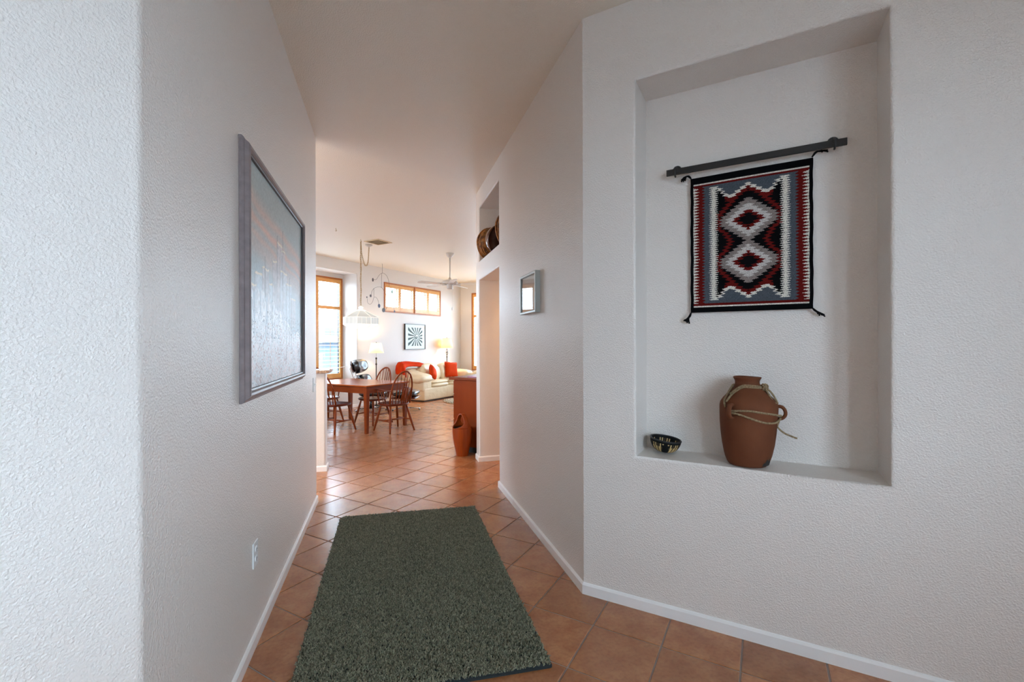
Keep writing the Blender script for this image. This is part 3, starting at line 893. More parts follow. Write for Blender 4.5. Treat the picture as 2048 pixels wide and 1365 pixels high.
# img rows run from V=1 (bottom row index 0) upward: V = 1 - z
nzr, nxr = img.shape[:2]
xs = np.linspace(0, 1, nxr + 1); zs = np.linspace(0, 1, nzr + 1); XX, ZZ = np.meshgrid(xs, zs)
rel = .0075 + .0018 * np.sin(XX * 7 + 1) * np.sin(ZZ * 5) + .0006 * (rng.random(XX.shape) - .5)
me = grid_mesh('field', WW, WH, img, 'weave', relief=rel)
# gently uneven outline
co = np.zeros(len(me.vertices) * 3, np.float32); me.vertices.foreach_get('co', co); co = co.reshape(-1, 3)
co[:, 1] *= 1 + .002 * np.sin(co[:, 2] * 22); co[:, 1] += .0008 * np.sin(co[:, 2] * 60)
co[:, 2] += .004 * (co[:, 1] / WW) * (co[:, 2] > 0)
me.vertices.foreach_set('co', co.reshape(-1)); me.update()
fo = addobj('field', me, wv)
bm = BM(); box(bm, -.001, .0028, -WW / 2 + .004, WW / 2 - .004, -WH / 2 + .004, WH / 2 - .004); link('backing', bm, 'black_wool', wv)
def tassel(name, y, z, dirs):
    bm = BM()
    for k, (pts, r) in enumerate(dirs): tube(bm, catmull([(p[0], y + p[1], z + p[2]) for p in pts], 5), r, 6)
    return link(name, bm, 'black_wool', wv, smooth=True)
hw, hh = WW / 2, WH / 2
def bundle(dy, dz, curl, n, ln, seed):
    r = random.Random(seed); out = []
    for k in range(n):
        a = r.uniform(-.5, .5)
        out.append(([(.008, 0, 0), (.010 + r.uniform(0, .008), dy * .35 * ln + r.uniform(-.004, .004), dz * .4 * ln + curl * .012), (.010 + r.uniform(0, .012), dy * .75 * ln + a * .012, dz * .7 * ln + curl * .010 * (1 - abs(a))), (.008 + r.uniform(0, .01), dy * ln + a * .034, dz * ln + r.uniform(-.008, .008) - a * .016)], .0034))
    return out
tassel('tassel', hw - .004, hh + .004, bundle(1, .35, 1, 8, .050, 1))
tassel('tassel', -hw + .004, hh - .002, bundle(-1, -.1, 1.4, 8, .045, 2))
tassel('tassel', hw - .004, -hh + .004, bundle(.7, -.7, 0, 9, .052, 3))
tassel('tassel', -hw + .002, -hh, bundle(-.45, -.95, 0, 9, .050, 4))

# clay jar
SJ, TJ, ZJ = 2.474, .078, .79
jar = thing('clay_jar', 'tall unglazed terracotta jar with lug handles and rope on the niche sill', 'jar', D(SJ, TJ, ZJ), PI / 4)
prof = [(.010, .001), (.070, .001), (.084, .004), (.092, .014), (.100, .034), (.106, .055), (.116, .105), (.1225, .16), (.1265, .21), (.1285, .255), (.129, .285), (.1255, .302), (.112, .322), (.095, .341), (.078, .360), (.064, .374), (.0565, .384), (.0545, .392), (.054, .404), (.0565, .412), (.0615, .420), (.0625, .4245), (.060, .4265), (.052, .420), (.046, .408), (.045, .39), (.06, .36), (.11, .30), (.11, .12), (.08, .02), (.01, .012)]
bm = BM(); lathe(bm, prof, 56)
for v in bm.verts:
    a = math.atan2(v.co.y, v.co.x); z = v.co.z
    k = 1 + .012 * math.sin(2 * a + 1) + .010 * math.sin(3 * a + z * 14) * min(1, z * 6)
    v.co.x *= k; v.co.y *= k
    v.co.x += .004 * math.sin(z * 9); v.co.y += -.006 * min(1, z / .3) * (1 if z < .3 else max(0, 1 - (z - .3) / .1))
    if z > .41: v.co.z += .0015 * math.sin(2 * a)
link('body', bm, 'terra', jar, smooth=True)
def lug(deg, zc, R=.123, half=.030, out=.040, r=.009, z1=None):
    a = math.radians(deg); c, s = math.cos(a), math.sin(a)
    pts = [(R - .012, zc + half), (R + out * .55, zc + half * .9), (R + out * .95, zc + half * .3), (R + out * .95, zc - half * .4), (R + out * .5, zc - half * .95), (R - .012, zc - half)]
    bm = BM(); tube(bm, catmull([(q * c, q * s, z) for q, z in pts], 5), r, 10, flat=(1.5, .9))
    link('lug_handle', bm, 'terra', jar, smooth=True)
lug(150, .268, R=.122, out=.026); lug(268, .262, R=.124, out=.036); lug(28, .265)
# scorch mark patch at the foot (on the right as seen from the hall)
bm = BM()
for k in range(9):
    for j in range(4): pass
a0, a1 = math.radians(222), math.radians(258)
rows = []
for j, (r_, z_) in enumerate([(.0935, .013), (.1015, .034), (.1075, .056)]):
    row = []
    for k in range(11):
        f = k / 10; a = a0 + (a1 - a0) * f
        lim = math.sin(f * PI) ** .7; zz = .012 + (z_ - .012) * lim * (.75 + .25 * math.sin(k * 2.3)) * (1 if j else .2); rr = .0935 + (zz - .013) * .33
        row.append(bm.verts.new(((rr + .0012) * math.cos(a), (rr + .0012) * math.sin(a), zz)))
    rows.append(row)
for A, B in zip(rows[:-1], rows[1:]):
    for k in range(10): bm.faces.new((A[k], A[k + 1], B[k + 1], B[k]))
link('scorch_mark', bm, 'char', jar, smooth=True)
# rope
rp = thing('rope', 'knotted sisal rope threaded through the handles around the terracotta jar', 'rope', D(SJ, TJ, ZJ), PI / 4)
def jr(z):  # jar radius
    pr = [(a, b) for a, b in prof[:22]]
    for (r0, z0_), (r1, z1_) in zip(pr[:-1], pr[1:]):
        if z0_ <= z <= z1_ and z1_ > z0_: return r0 + (r1 - r0) * (z - z0_) / (z1_ - z0_)
    return pr[-1][0]
def cyl(deg, z, off): a = math.radians(deg); r = jr(z) + off; return (r * math.cos(a), r * math.sin(a), z)
def twist(bm, pts, r=.0042, pitch=.015, n=6):
    P = catmull(pts, 10)
    L = [0]
    for a, b in zip(P[:-1], P[1:]): L.append(L[-1] + (b - a).length)
    tot = L[-1]; m = max(8, int(tot / .0028)); Q = []; j = 0
    for i in range(m + 1):
        d_ = tot * i / m
        while j < len(L) - 2 and L[j + 1] < d_: j += 1
        f = (d_ - L[j]) / max(1e-9, L[j + 1] - L[j]); Q.append(P[j].lerp(P[j + 1], min(1, f)))
    for ph in (0, PI):
        out = []
        for i, p in enumerate(Q):
            t = (Q[min(i + 1, m)] - Q[max(i - 1, 0)]).normalized(); a = t.cross(Vector((0, 0, 1)))
            if a.length < .1: a = t.cross(Vector((1, 0, 0)))
            a.normalize(); b = a.cross(t); th = ph + 2 * PI * tot * i / m / pitch
            out.append(p + (a * math.cos(th) + b * math.sin(th)) * r * .62)
        tube(bm, out, r * .72, n)
bm = BM()
twist(bm, [cyl(132, .345, .004), cyl(146, .372, .006), cyl(165, .386, .007), cyl(190, .388, .008), cyl(215, .386, .008), cyl(238, .382, .008), cyl(252, .380, .010)])
twist(bm, [cyl(136, .310, .004), cyl(140, .345, .005), cyl(156, .372, .006), cyl(172, .380, .006), cyl(196, .380, .007), cyl(220, .379, .007), cyl(244, .376, .008)])
twist(bm, [cyl(138, .285, .005), cyl(128, .315, .004), cyl(120, .350, .005), cyl(110, .376, .008), cyl(60, .384, .008), cyl(0, .384, .008), cyl(-60, .384, .008), cyl(-110, .380, .010)])
link('neck_loop', bm, 'rope', rp, smooth=True)
bm = BM()
twist(bm, [cyl(146, .270, .008), cyl(160, .272, .006), cyl(185, .276, .004), cyl(212, .268, .004), cyl(240, .258, .004), cyl(258, .250, .006), cyl(266, .248, .016)])
twist(bm, [cyl(146, .262, .008), cyl(165, .258, .006), cyl(188, .242, .005), cyl(214, .224, .005), cyl(240, .220, .005), cyl(258, .226, .006), cyl(266, .238, .016)])
link('front_strands', bm, 'rope', rp, smooth=True)
bm = BM()
kc = Vector(cyl(252, .378, .018))
r = random.Random(3)
for k in range(5):
    ax = Vector((r.uniform(-1, 1), r.uniform(-1, 1), r.uniform(-1, 1))).normalized(); b1 = ax.orthogonal().normalized(); b2 = ax.cross(b1)
    off = Vector((r.uniform(-.006, .006), r.uniform(-.012, .006), r.uniform(-.008, .008)))
    twist(bm, [kc + off + (b1 * math.cos(q / 6 * 2 * PI) + b2 * math.sin(q / 6 * 2 * PI)) * .013 for q in range(7)], r=.0036)
link('knot', bm, 'rope', rp, smooth=True)
bm = BM()
def off(deg, r_, z): a = math.radians(deg); return (r_ * math.cos(a), r_ * math.sin(a), z)
twist(bm, [tuple(kc), off(256, .096, .366), off(258, .112, .345), off(259, .124, .320), off(258, .132, .306)], r=.0038)
twist(bm, [tuple(kc), off(250, .090, .362), off(252, .102, .338), off(254, .116, .312), off(256, .126, .306)], r=.0038)
link('loose_end', bm, 'rope', rp, smooth=True)
bm = BM()
twist(bm, [off(262, .140, .240), off(262, .132, .215), off(261, .128, .200), off(262, .132, .190), off(264, .150, .172), off(266, .172, .160), off(267, .205, .148)], r=.0038)
link('loose_end', bm, 'rope', rp, smooth=True)

# woven bowl
SBo, TBo = 2.522, .478
bo = thing('basket_bowl', 'small coiled bowl woven in black and straw on the niche sill, left of the jar', 'bowl', D(SBo, TBo, .7905), PI / 4)
bm = BM()
nb_, nr = 72, 15
rows = []; prf = []
for j in range(nr + 1):
    f = j / nr; prf.append((.030 + .050 * math.sin(f * PI / 2) ** .9, .0 + .066 * (1 - math.cos(f * PI / 2)) ** .85 + .002))
full = [(.001, .002)] + prf + [(r_ - .006, z + .001) for r_, z in prf[::-1]] + [(.001, .007)]
lathe(bm, full, nb_)
colr = []
lay = bm.loops.layers.color.new('Col')
for f in bm.faces:
    c = f.calc_center_median(); a = math.atan2(c.y, c.x); rr = math.hypot(c.x, c.y); z = c.z
    ph = (a / (2 * PI) * 5 + .32) % 1; hgt = min(1, z / .066)
    tri = abs(ph - .5) * 2
    straw = (tri < .42 + .40 * hgt) and .04 < hgt < .84 and rr > .028
    if straw and hgt > .62 and int(a / (2 * PI) * nb_ + 100) % 2: straw = False
    col = (.74, .64, .44, 1) if straw else (.012, .010, .010, 1)
    if straw and int(a / (2 * PI) * nb_ + 100) % 3 == 0: col = (.28, .22, .13, 1)
    for l in f.loops: l[lay] = col
M['coil'] = vcol_mat('coiled_straw', .75, bump=(300, .001, 2))
tl = Matrix.Translation((0, 0, .0065)) @ Matrix.Rotation(.13, 4, 'X')
for v in bm.verts: v.co = tl @ v.co
bw = link('bowl_body', bm, 'coil', bo, smooth=True)
bm = BM(); tube(bm, [tl @ Vector((.0785 * math.cos(k / 40 * 2 * PI), .0785 * math.sin(k / 40 * 2 * PI), .0690)) for k in range(40)], .0042, 8, closed=True)
link('rim', bm, 'iron', bo, smooth=True)

# ---------------------------------------------------------------- dining table and chairs
TC = (5.355, 6.0)
tb = thing('dining_table', 'rectangular cherry dining table in the middle of the four spindle chairs', 'table', D(4.89, 5.29), PI / 4)
LW, LD = .945, 1.43
bm = BM(); box(bm, 0, LW, 0, LD, .722, .744, .004); link('tabletop', bm, 'tabletop', tb)
bm = BM(); box(bm, .012, LW - .012, .012, LD - .012, .712, .7215, .002); link('top_edge', bm, 'cherry_dark', tb)
bm = BM()
box(bm, .075, LW - .075, .030, .052, .615, .7115); box(bm, .075, LW - .075, LD - .052, LD - .03, .615, .7115)
box(bm, .030, .052, .075, LD - .075, .615, .7115); box(bm, LW - .052, LW - .030, .075, LD - .075, .615, .7115)
link('apron', bm, 'cherry', tb)
for ix, iy in ((0, 0), (1, 0), (0, 1), (1, 1)):
    cx = .052 + ix * (LW - .104); cy = .052 + iy * (LD - .104)
    bm = BM()
    vs = box(bm, cx - .034, cx + .034, cy - .034, cy + .034, 0, .7115, .003)
    for v in vs:
        k = 1 - .32 * max(0, 1 - v.co.z / .62); v.co.x = cx + (v.co.x - cx) * k; v.co.y = cy + (v.co.y - cy) * k
    link('leg', bm, 'cherry', tb)

def windsor(name, label, loc, rz, arms):
    """bow-back chair facing local +y"""
    r = thing(name, label, 'chair', loc, rz, 'spindle-back chairs around the dining table')
    SH = .445
    # shield seat
    bm = BM()
    out = []
    for k in range(36):
        a = k / 36 * 2 * PI; c, s_ = math.cos(a), math.sin(a)
        x = .232 * math.copysign(abs(c) ** .72, c) * (1 - .06 * (s_ < 0) * abs(s_)); y = .215 * math.copysign(abs(s_) ** .78, s_)
        out.append((x, y))
    rings = []
    for sc_, z in ((.90, SH - .036), (.985, SH - .024), (1, SH - .012), (.975, SH - .001), (.92, SH)):
        rings.append([bm.verts.new((x * sc_, y * sc_, z)) for x, y in out])
    for sc_, z in ((.7, SH - .007), (.4, SH - .012), (.15, SH - .012)):
        rings.append([bm.verts.new((x * sc_, y * sc_ - .01, z)) for x, y in out])
    for A, B in zip(rings[:-1], rings[1:]):
        for k in range(36): bm.faces.new((A[k], A[(k + 1) % 36], B[(k + 1) % 36], B[k]))
    bm.faces.new(rings[0][::-1]); bm.faces.new(rings[-1])
    link('seat', bm, 'cherry_dark', r, smooth=True)
    feet = {}
    for sx, sy in ((-1, 1), (1, 1), (-1, -1), (1, -1)):
        a = Vector((sx * .145, sy * .13, SH - .03)); b = Vector((sx * .225, sy * (.235 if sy < 0 else .215), 0.0))
        bm = BM(); P = [a.lerp(b, f) for f in (0, .15, .35, .6, .85, 1)]
        tube(bm, P, [.013, .0155, .020, .020, .015, .0125], 10)
        for v in bm.verts: v.co.z = max(v.co.z, 0)
        link('leg', bm, 'cherry', r, smooth=True); feet[(sx, sy)] = (a, b)
    for sx in (-1, 1):
        a = feet[(sx, 1)][0].lerp(feet[(sx, 1)][1], .58); b = feet[(sx, -1)][0].lerp(feet[(sx, -1)][1], .58)
        bm = BM(); tube(bm, [a, a.lerp(b, .5), b], [.008, .013, .008], 8); link('stretcher', bm, 'cherry', r, smooth=True)
    l = (feet[(-1, 1)][0].lerp(feet[(-1, 1)][1], .58) + feet[(-1, -1)][0].lerp(feet[(-1, -1)][1], .58)) / 2
    rr = (feet[(1, 1)][0].lerp(feet[(1, 1)][1], .58) + feet[(1, -1)][0].lerp(feet[(1, -1)][1], .58)) / 2
    bm = BM(); tube(bm, [l, (l + rr) / 2, rr], [.009, .013, .009], 8); link('stretcher', bm, 'cherry', r, smooth=True)
    # hoop
    def hp(f):
        """f 0..1 along the bow"""
        a = PI * f
        x = -.185 * math.cos(a) * (1 + .22 * math.sin(a) ** 1.0 * (1 - .5 * math.sin(a))) ; h = .515 * math.sin(a) ** .72
        return Vector((x, -.165 - .13 * h / .515 - .035 * (1 - abs(x) / .2), SH - .006 + h))
    H = [hp(f) for f in np.linspace(0, 1, 33)]
    bm = BM(); tube(bm, H, .0135, 8); link('bow_back', bm, 'cherry', r, smooth=True)
    for k in range(7):
        xb = (k - 3) * .046
        xt = (k - 3) * .058
        f0 = min(H, key=lambda p: abs(p.x - xt) + (10 if p.z < SH + .2 else 0))
        yb = -.165 - .035 * (1 - abs(xb) / .2)
        bm = BM(); a = Vector((xb, yb, SH - .008)); b = f0
        tube(bm, [a, a.lerp(b, .35), a.lerp(b, .7), b], [.0062, .0085, .006, .005], 7); link('spindle', bm, 'cherry', r, smooth=True)
    if arms:
        for sx in (-1, 1):
            k = 5 if sx < 0 else 27
            back = H[5] if sx < 0 else H[27]
            back = min(H[:12] if sx < 0 else H[21:], key=lambda p: abs(p.z - (SH + .215)))
            P = [back, back + Vector((sx * .030, .06, .004)), Vector((sx * .258, -.02, SH + .222)), Vector((sx * .262, .05, SH + .222)), Vector((sx * .250, .085, SH + .220))]
            bm = BM(); tube(bm, catmull(P, 5), .0125, 8, flat=(1.5, .8)); ar = link('arm', bm, 'cherry_dark', r, smooth=True)
            bm = BM(); tube(bm, [(sx * .195, .10, SH - .01), (sx * .225, .085, SH + .1), (sx * .258, .065, SH + .215)], [.009, .012, .008], 8); link('arm_post', bm, 'cherry', ar, smooth=True)
            for q in (.06, .115):
                bm = BM(); tube(bm, [(sx * .200, .03 - q, SH - .01), (sx * (.262 - q * .1), .045 - q, SH + .215)], [.006, .0055], 7); link('spindle', bm, 'cherry', ar, smooth=True)
    return r
def ca(deg): return math.radians(deg)
windsor('spindle_chair', 'spindle-back armchair nearest the hall, backing onto it at the right table end', D(5.36, 5.185), PI / 4 + ca(-12), True)
windsor('spindle_chair', 'armless spindle-back chair at the left side of the table beside the bar wall', D(4.86, 5.955), PI / 4 - PI / 2 + ca(6), False)
windsor('spindle_chair', 'spindle-back armchair at the far left end of the table, mostly behind the bar wall', D(5.34, 6.80), PI / 4 + PI + ca(-4), True)
windsor('spindle_chair', 'armless spindle-back chair across the table in front of the black lounge chair', D(5.655, 5.955), PI / 4 + PI / 2, False)

# ---------------------------------------------------------------- bar top
bt = thing('bar_top', 'brown granite slab on the half wall at the end of the left hall wall', 'counter', (-.628, 5.3, 1.066))
bm = BM(); box(bm, -1.95, .045, -.10, .24, 0, .034, .008, seg=3); link('slab', bm, 'granite', bt)
pp = thing('paper_sheet', 'small white paper sheet hanging over the end of the granite bar', 'paper', (-.60, 5.38, 1.1015))
bm = BM()
P = [(-.12, .0), (.05, .0), (.10, .012), (.17, .030)]
A = [bm.verts.new((x, -.04, z)) for x, z in P]; B = [bm.verts.new((x, .06, z)) for x, z in P]; A2 = [bm.verts.new((x, -.04, z + .003)) for x, z in P]; B2 = [bm.verts.new((x, .06, z + .003)) for x, z in P]
for k in range(3):
    bm.faces.new((A[k], A[k + 1], B[k + 1], B[k])); bm.faces.new((A2[k], A2[k + 1], B2[k + 1], B2[k])); bm.faces.new((A[k], A[k + 1], A2[k + 1], A2[k])); bm.faces.new((B[k], B[k + 1], B2[k + 1], B2[k]))
bm.faces.new((A[0], B[0], B2[0], A2[0])); bm.faces.new((A[3], B[3], B2[3], A2[3]))
link('sheet', bm, 'paper', pp)

# ---------------------------------------------------------------- lounge chair and ottoman
def star_base(parent, r, z0, n, hub_h, mname='chrome'):
    bm = BM(); tube(bm, [(0, 0, z0 + .03), (0, 0, hub_h)], [.028, .024], 14); link('column', bm, 'leather_blk', parent, smooth=True)
    for k in range(n):
        a = k / n * 2 * PI + .35
        c, s_ = math.cos(a), math.sin(a)
        bm = BM()
        L = [(.02, .052), (r * .5, .046), (r * .85, .034), (r, .026)]
        tube(bm, [(q * c, q * s_, z) for q, z in L], [.019, .018, .016, .013], 8, flat=(1.3, .7))
        sp_ = link('base_arm', bm, mname, parent, smooth=True)
        bm = BM(); tube(bm, [((r - .02) * c, (r - .02) * s_, 0), ((r - .02) * c, (r - .02) * s_, .028)], [.016, .010], 10); link('foot', bm, 'dark_in', sp_)
def tufted(bm, cx, cy, cz, lx, ly, lz, tufts):
    vs = cushion(bm, cx, cy, cz, lx, ly, lz, p=2.8, n=36, m=18)
    for v in vs:
        for (ux, uz) in tufts:
            d = math.hypot((v.co.x - cx) - ux * lx, (v.co.z - cz) - uz * lz)
            if v.co.y > cy: v.co.y -= .32 * ly * math.exp(-(d / .055) ** 2)
    return vs
lc = thing('lounge_chair', 'black leather swivel lounge chair with tufted headrest behind the dining table', 'chair', D(6.75, 7.17), PI / 4 + ca(-150 + 4))
# local: faces +y
star_base(lc, .33, 0, 5, .25)
def shell(bm, w_, prof, th=.012, curve=.08, n=14):
    """curved plywood: prof in (y,z), swept across x with forward-curving sides"""
    m = len(prof); F = []; Bk = []
    for side in (0, 1):
        rows = []
        for j, (y, z) in enumerate(prof):
            row = []
            for i in range(n + 1):
                u = i / n * 2 - 1
                e = abs(2 * j / (m - 1) - 1) ** 6
                x = u * w_ / 2 * (1 - .13 * e)
                y_ = y + curve * u * u - side * th
                row.append(bm.verts.new((x, y_, z)))
            rows.append(row)
        for A, B in zip(rows[:-1], rows[1:]):
            for i in range(n): bm.faces.new((A[i], A[i + 1], B[i + 1], B[i]))
        (F if side == 0 else Bk).extend(rows)
    for A, B in ((F[0], Bk[0]), (F[-1], Bk[-1])):
        for i in range(n): bm.faces.new((A[i], A[i + 1], B[i + 1], B[i]))
    for i in (0, n):
        for j in range(m - 1): bm.faces.new((F[j][i], F[j + 1][i], Bk[j + 1][i], Bk[j][i]))
bm = BM(); shell(bm, .73, [(-.33, .80), (-.35, .87), (-.375, .94), (-.405, 1.02)]); hs = link('head_shell', bm, 'walnut', lc, smooth=True)
bm = BM(); vs = tufted(bm, 0, 0, 0, .74, .16, .29, [(-.2, .0), (.2, .0)])
mt = Matrix.Translation((0, -.27, .915)) @ Matrix.Rotation(.27, 4, 'X')
for v in vs:
    v.co.y += .07 * (v.co.x / .33) ** 2; v.co = mt @ v.co
link('head_cushion', bm, 'leather_blk', lc, smooth=True)
bm = BM(); shell(bm, .68, [(-.16, .46), (-.22, .55), (-.265, .66), (-.29, .73)]); link('back_shell', bm, 'walnut', lc, smooth=True)
bm = BM(); vs = tufted(bm, 0, 0, 0, .64, .14, .30, [(-.2, .0), (.2, .0)])
mt = Matrix.Translation((0, -.14, .605)) @ Matrix.Rotation(.30, 4, 'X')
for v in vs: v.co.y += .06 * (v.co.x / .33) ** 2; v.co = mt @ v.co
link('back_cushion', bm, 'leather_blk', lc, smooth=True)
for sx in (-1, 1):
    bm = BM(); tube(bm, catmull([(sx * .12, -.24, .50), (sx * .12, -.30, .66), (sx * .12, -.345, .78), (sx * .12, -.39, .90)], 5), .010, 8, flat=(1.8, .7)); link('back_brace', bm, 'chrome', lc, smooth=True)
    bm = BM(); vs = cushion(bm, sx * .37, .06, .545, .10, .40, .075); link('armrest', bm, 'leather_blk', lc, smooth=True)
bm = BM(); vs = cushion(bm, 0, .06, .275, .70, .56, .07); link('seat_shell', bm, 'walnut', lc, smooth=True)
bm = BM(); vs = cushion(bm, 0, .07, .365, .62, .56, .15)
link('seat_cushion', bm, 'leather_blk', lc, smooth=True)
ot = thing('ottoman', 'black leather ottoman on a metal star base beside the cream sofa', 'ottoman', D(7.10, 6.52), PI / 4 + ca(-150))
star_base(ot, .29, 0, 4, .25)
bm = BM(); vs = cushion(bm, 0, 0, .275, .66, .54, .06); link('shell', bm, 'walnut', ot, smooth=True)
bm = BM(); vs = cushion(bm, 0, 0, .365, .64, .52, .14); link('cushion', bm, 'leather_blk', ot, smooth=True)

# ---------------------------------------------------------------- sofas
def sofa(name, label, loc, rz, w_, d_=.78, deep=0):
    """local: x along width, front at y=0, back at y=d_ ; origin at front left foot"""
    r = thing(name, label, 'sofa', loc, rz)
    bm = BM(); box(bm, .03, w_ - .03, .03, d_ - .03, 0, .03); link('plinth', bm, 'plinth_dark', r)
    bm = BM(); vs = box(bm, 0, w_, 0, d_, .028, .33, .035, seg=4); link('body', bm, 'leather_cr', r, smooth=True)
    for sx, x0 in ((0, 0), (1, w_ - .30)):
        bm = BM(); e = deep if sx == 0 else 0; box(bm, x0 + .005 - e * .3, x0 + .295, .005, d_ - .01 + e, .25, .52, .045, seg=4)
        ar = link('arm', bm, 'leather_cr', r, smooth=True)
        bm = BM(); vs = cushion(bm, x0 + .15 - e * .45, d_ / 2 - .03 + e / 2, .555, .38 + e * .9, d_ + .05 + e, .26, n=40, m=16)
        for v in vs:
            v.co.z += (.05 + e * 1.2) * max(0, (v.co.y - d_ * .3)) + .008 * math.sin(v.co.y * 45) * (v.co.z < .56)
            v.co.x += .008 * math.sin(v.co.y * 38 + v.co.z * 20)
        link('arm_pillow', bm, 'leather_cr', ar, smooth=True)
    n = 2; cw = (w_ - .58) / n
    for k in range(n):
        xc = .29 + cw * (k + .5)
        bm = BM(); vs = cushion(bm, xc, .27, .365, cw + .02, .60, .15, n=32); lower = link('seat_cushion', bm, 'leather_cr', r, smooth=True)
        bm = BM(); vs = cushion(bm, xc, .27, .445, cw + .015, .56, .10, n=32); link('pillow_top', bm, 'leather_cr', lower, smooth=True)
        bm = BM(); vs = cushion(bm, 0, 0, 0, cw + .04, .27, .50, n=32)
        mt = Matrix.Translation((xc, d_ - .22, .64)) @ Matrix.Rotation(-.2, 4, 'X')
        for v in vs:
            v.co.y += .012 * math.sin(v.co.x * 30) ; v.co = mt @ v.co
        link('back_cushion', bm, 'leather_cr', r, smooth=True)
    bm = BM(); box(bm, .05, w_ - .05, d_ - .16, d_, .30, .78, .05, seg=4); link('back', bm, 'leather_cr', r, smooth=True)
    return r
SO = D(8.26, 7.02)
sofa('sofa', 'cream leather two-seat sofa under the black and white print, with red throw', SO, PI / 4, 2.0, d_=.60 + .03, deep=.15)
sofa('sofa', 'second cream leather sofa along the right wall, its arm showing above the wooden cabinet', D(10.02, 6.86), PI / 4 - PI / 2, 2.1, .78)

def throw_pillow(name, label, loc, rot, sz, m='red', cat='pillow'):
    o = thing(name, label, cat, loc); o.rotation_euler = rot
    bm = BM(); n = 22; S = []
    for sg in (1, -1):
        g = []
        for i in range(n + 1):
            row = []
            for j in range(n + 1):
                u, v = i / n * 2 - 1, j / n * 2 - 1
                t = max(0, (1 - u ** 4) * (1 - v ** 4)) ** .55
                pin = 1 - .07 * (1 - abs(v) ** 2) * abs(u) ** 3; pin2 = 1 - .07 * (1 - abs(u) ** 2) * abs(v) ** 3
                row.append(bm.verts.new((u * sz / 2 * pin, sg * (.07 * t + .0005), v * sz / 2 * pin2)))
            g.append(row)
        for i in range(n):
            for j in range(n): bm.faces.new((g[i][j], g[i + 1][j], g[i + 1][j + 1], g[i][j + 1]))
    bmesh.ops.remove_doubles(bm, verts=bm.verts, dist=.0015)
    link('cover', bm, m, o, smooth=True)
    bm = BM()
    s = sz / 2 * .99
    tube(bm, catmull([(-s, 0, -s), (0, 0, -s * .93), (s, 0, -s), (s * .93, 0, 0), (s, 0, s), (0, 0, s * .93), (-s, 0, s), (-s * .93, 0, 0)], 4, closed=True), .005, 6, closed=True)
    link('piping', bm, m, o, smooth=True)
    return o
throw_pillow('throw_pillow', 'square orange-red pillow leaning on the right back cushion of the sofa', D(9.60, 7.24, .70), (-.22, .10, PI / 4 - .25), .40)
throw_pillow('throw_pillow', 'small orange-red pillow tucked beside the throw on the left of the sofa', D(8.80, 7.20, .68), (-.3, .55, PI / 4 + .3), .30)
# throw draped over the left arm and back
th_ = thing('throw_blanket', 'bright red throw blanket draped over the left arm and back of the sofa', 'blanket', D(8.26, 7.02), PI / 4)
def drape(bm, rows, th=.02):
    n = len(rows[0]); V1 = [[bm.verts.new(p) for p in r_] for r_ in rows]; V2 = [[bm.verts.new(Vector(p) + Vector((0, 0, th))) for p in r_] for r_ in rows]
    m = len(rows)
    for VV in (V1, V2):
        for i in range(m - 1):
            for j in range(n - 1): bm.faces.new((VV[i][j], VV[i + 1][j], VV[i + 1][j + 1], VV[i][j + 1]))
    for i in range(m - 1):
        for j in (0, n - 1): bm.faces.new((V1[i][j], V1[i + 1][j], V2[i + 1][j], V2[i][j]))
    for j in range(n - 1):
        for i in (0, m - 1): bm.faces.new((V1[i][j], V1[i][j + 1], V2[i][j + 1], V2[i][j]))
spine = [(-.24, .50, .66), (-.23, .54, .78), (-.17, .58, .89), (-.04, .60, .91), (.14, .56, .90), (.34, .50, .88), (.52, .46, .84), (.64, .38, .76)]
wid = [.16, .17, .15, .13, .10, .11, .12, .10]
rows = []
SPN = catmull(spine, 4)
for i, p in enumerate(SPN):
    f = i / (len(SPN) - 1); k = f * 7; a = int(min(6, k)); wv_ = wid[a] + (wid[a + 1] - wid[a]) * (k - a)
    row = []
    for j in range(13):
        g = j / 12 * 2 - 1
        dz = -.10 * max(0, -g) ** 1.3 - .05 * max(0, g) ** 2 + .016 * math.sin(g * 9 + f * 5) + .010 * math.sin(g * 17 + f * 11)
        row.append((p.x + .02 * math.sin(g * 6 + f * 9), p.y + g * wv_, p.z + dz + .02))
    rows.append(row)
bm = BM(); drape(bm, rows, .022); link('cloth', bm, 'redthrow', th_, smooth=True)

# shag rug in the living room
sr = thing('shag_rug', 'shaggy cream rug on the tiles in front of the cream sofa', 'rug', D(9.17, 6.09), PI / 4 - .47)
M['pile_c'] = vcol_mat('cream_pile', .95, spec=.1)
def ell(u, v): return Vector(((u - .5) * 1.66, (v - .5) * 1.15, 0))
def inell(u, v): return abs(u * 2 - 1) ** 3 + abs(v * 2 - 1) ** 3 < .97
bm = BM()
pr = [(math.copysign(abs(math.cos(a)) ** (2 / 3), math.cos(a)) * .83, math.copysign(abs(math.sin(a)) ** (2 / 3), math.sin(a)) * .575) for a in [k / 40 * 2 * PI for k in range(40)]]
prism(bm, pr, 0.0005, .014); link('backing', bm, 'shag', sr)
pile('pile', 7000, ell, inell, .032, .008, [(.78, .70, .56), (.70, .62, .48), (.84, .77, .64)], sr, lean=.8)

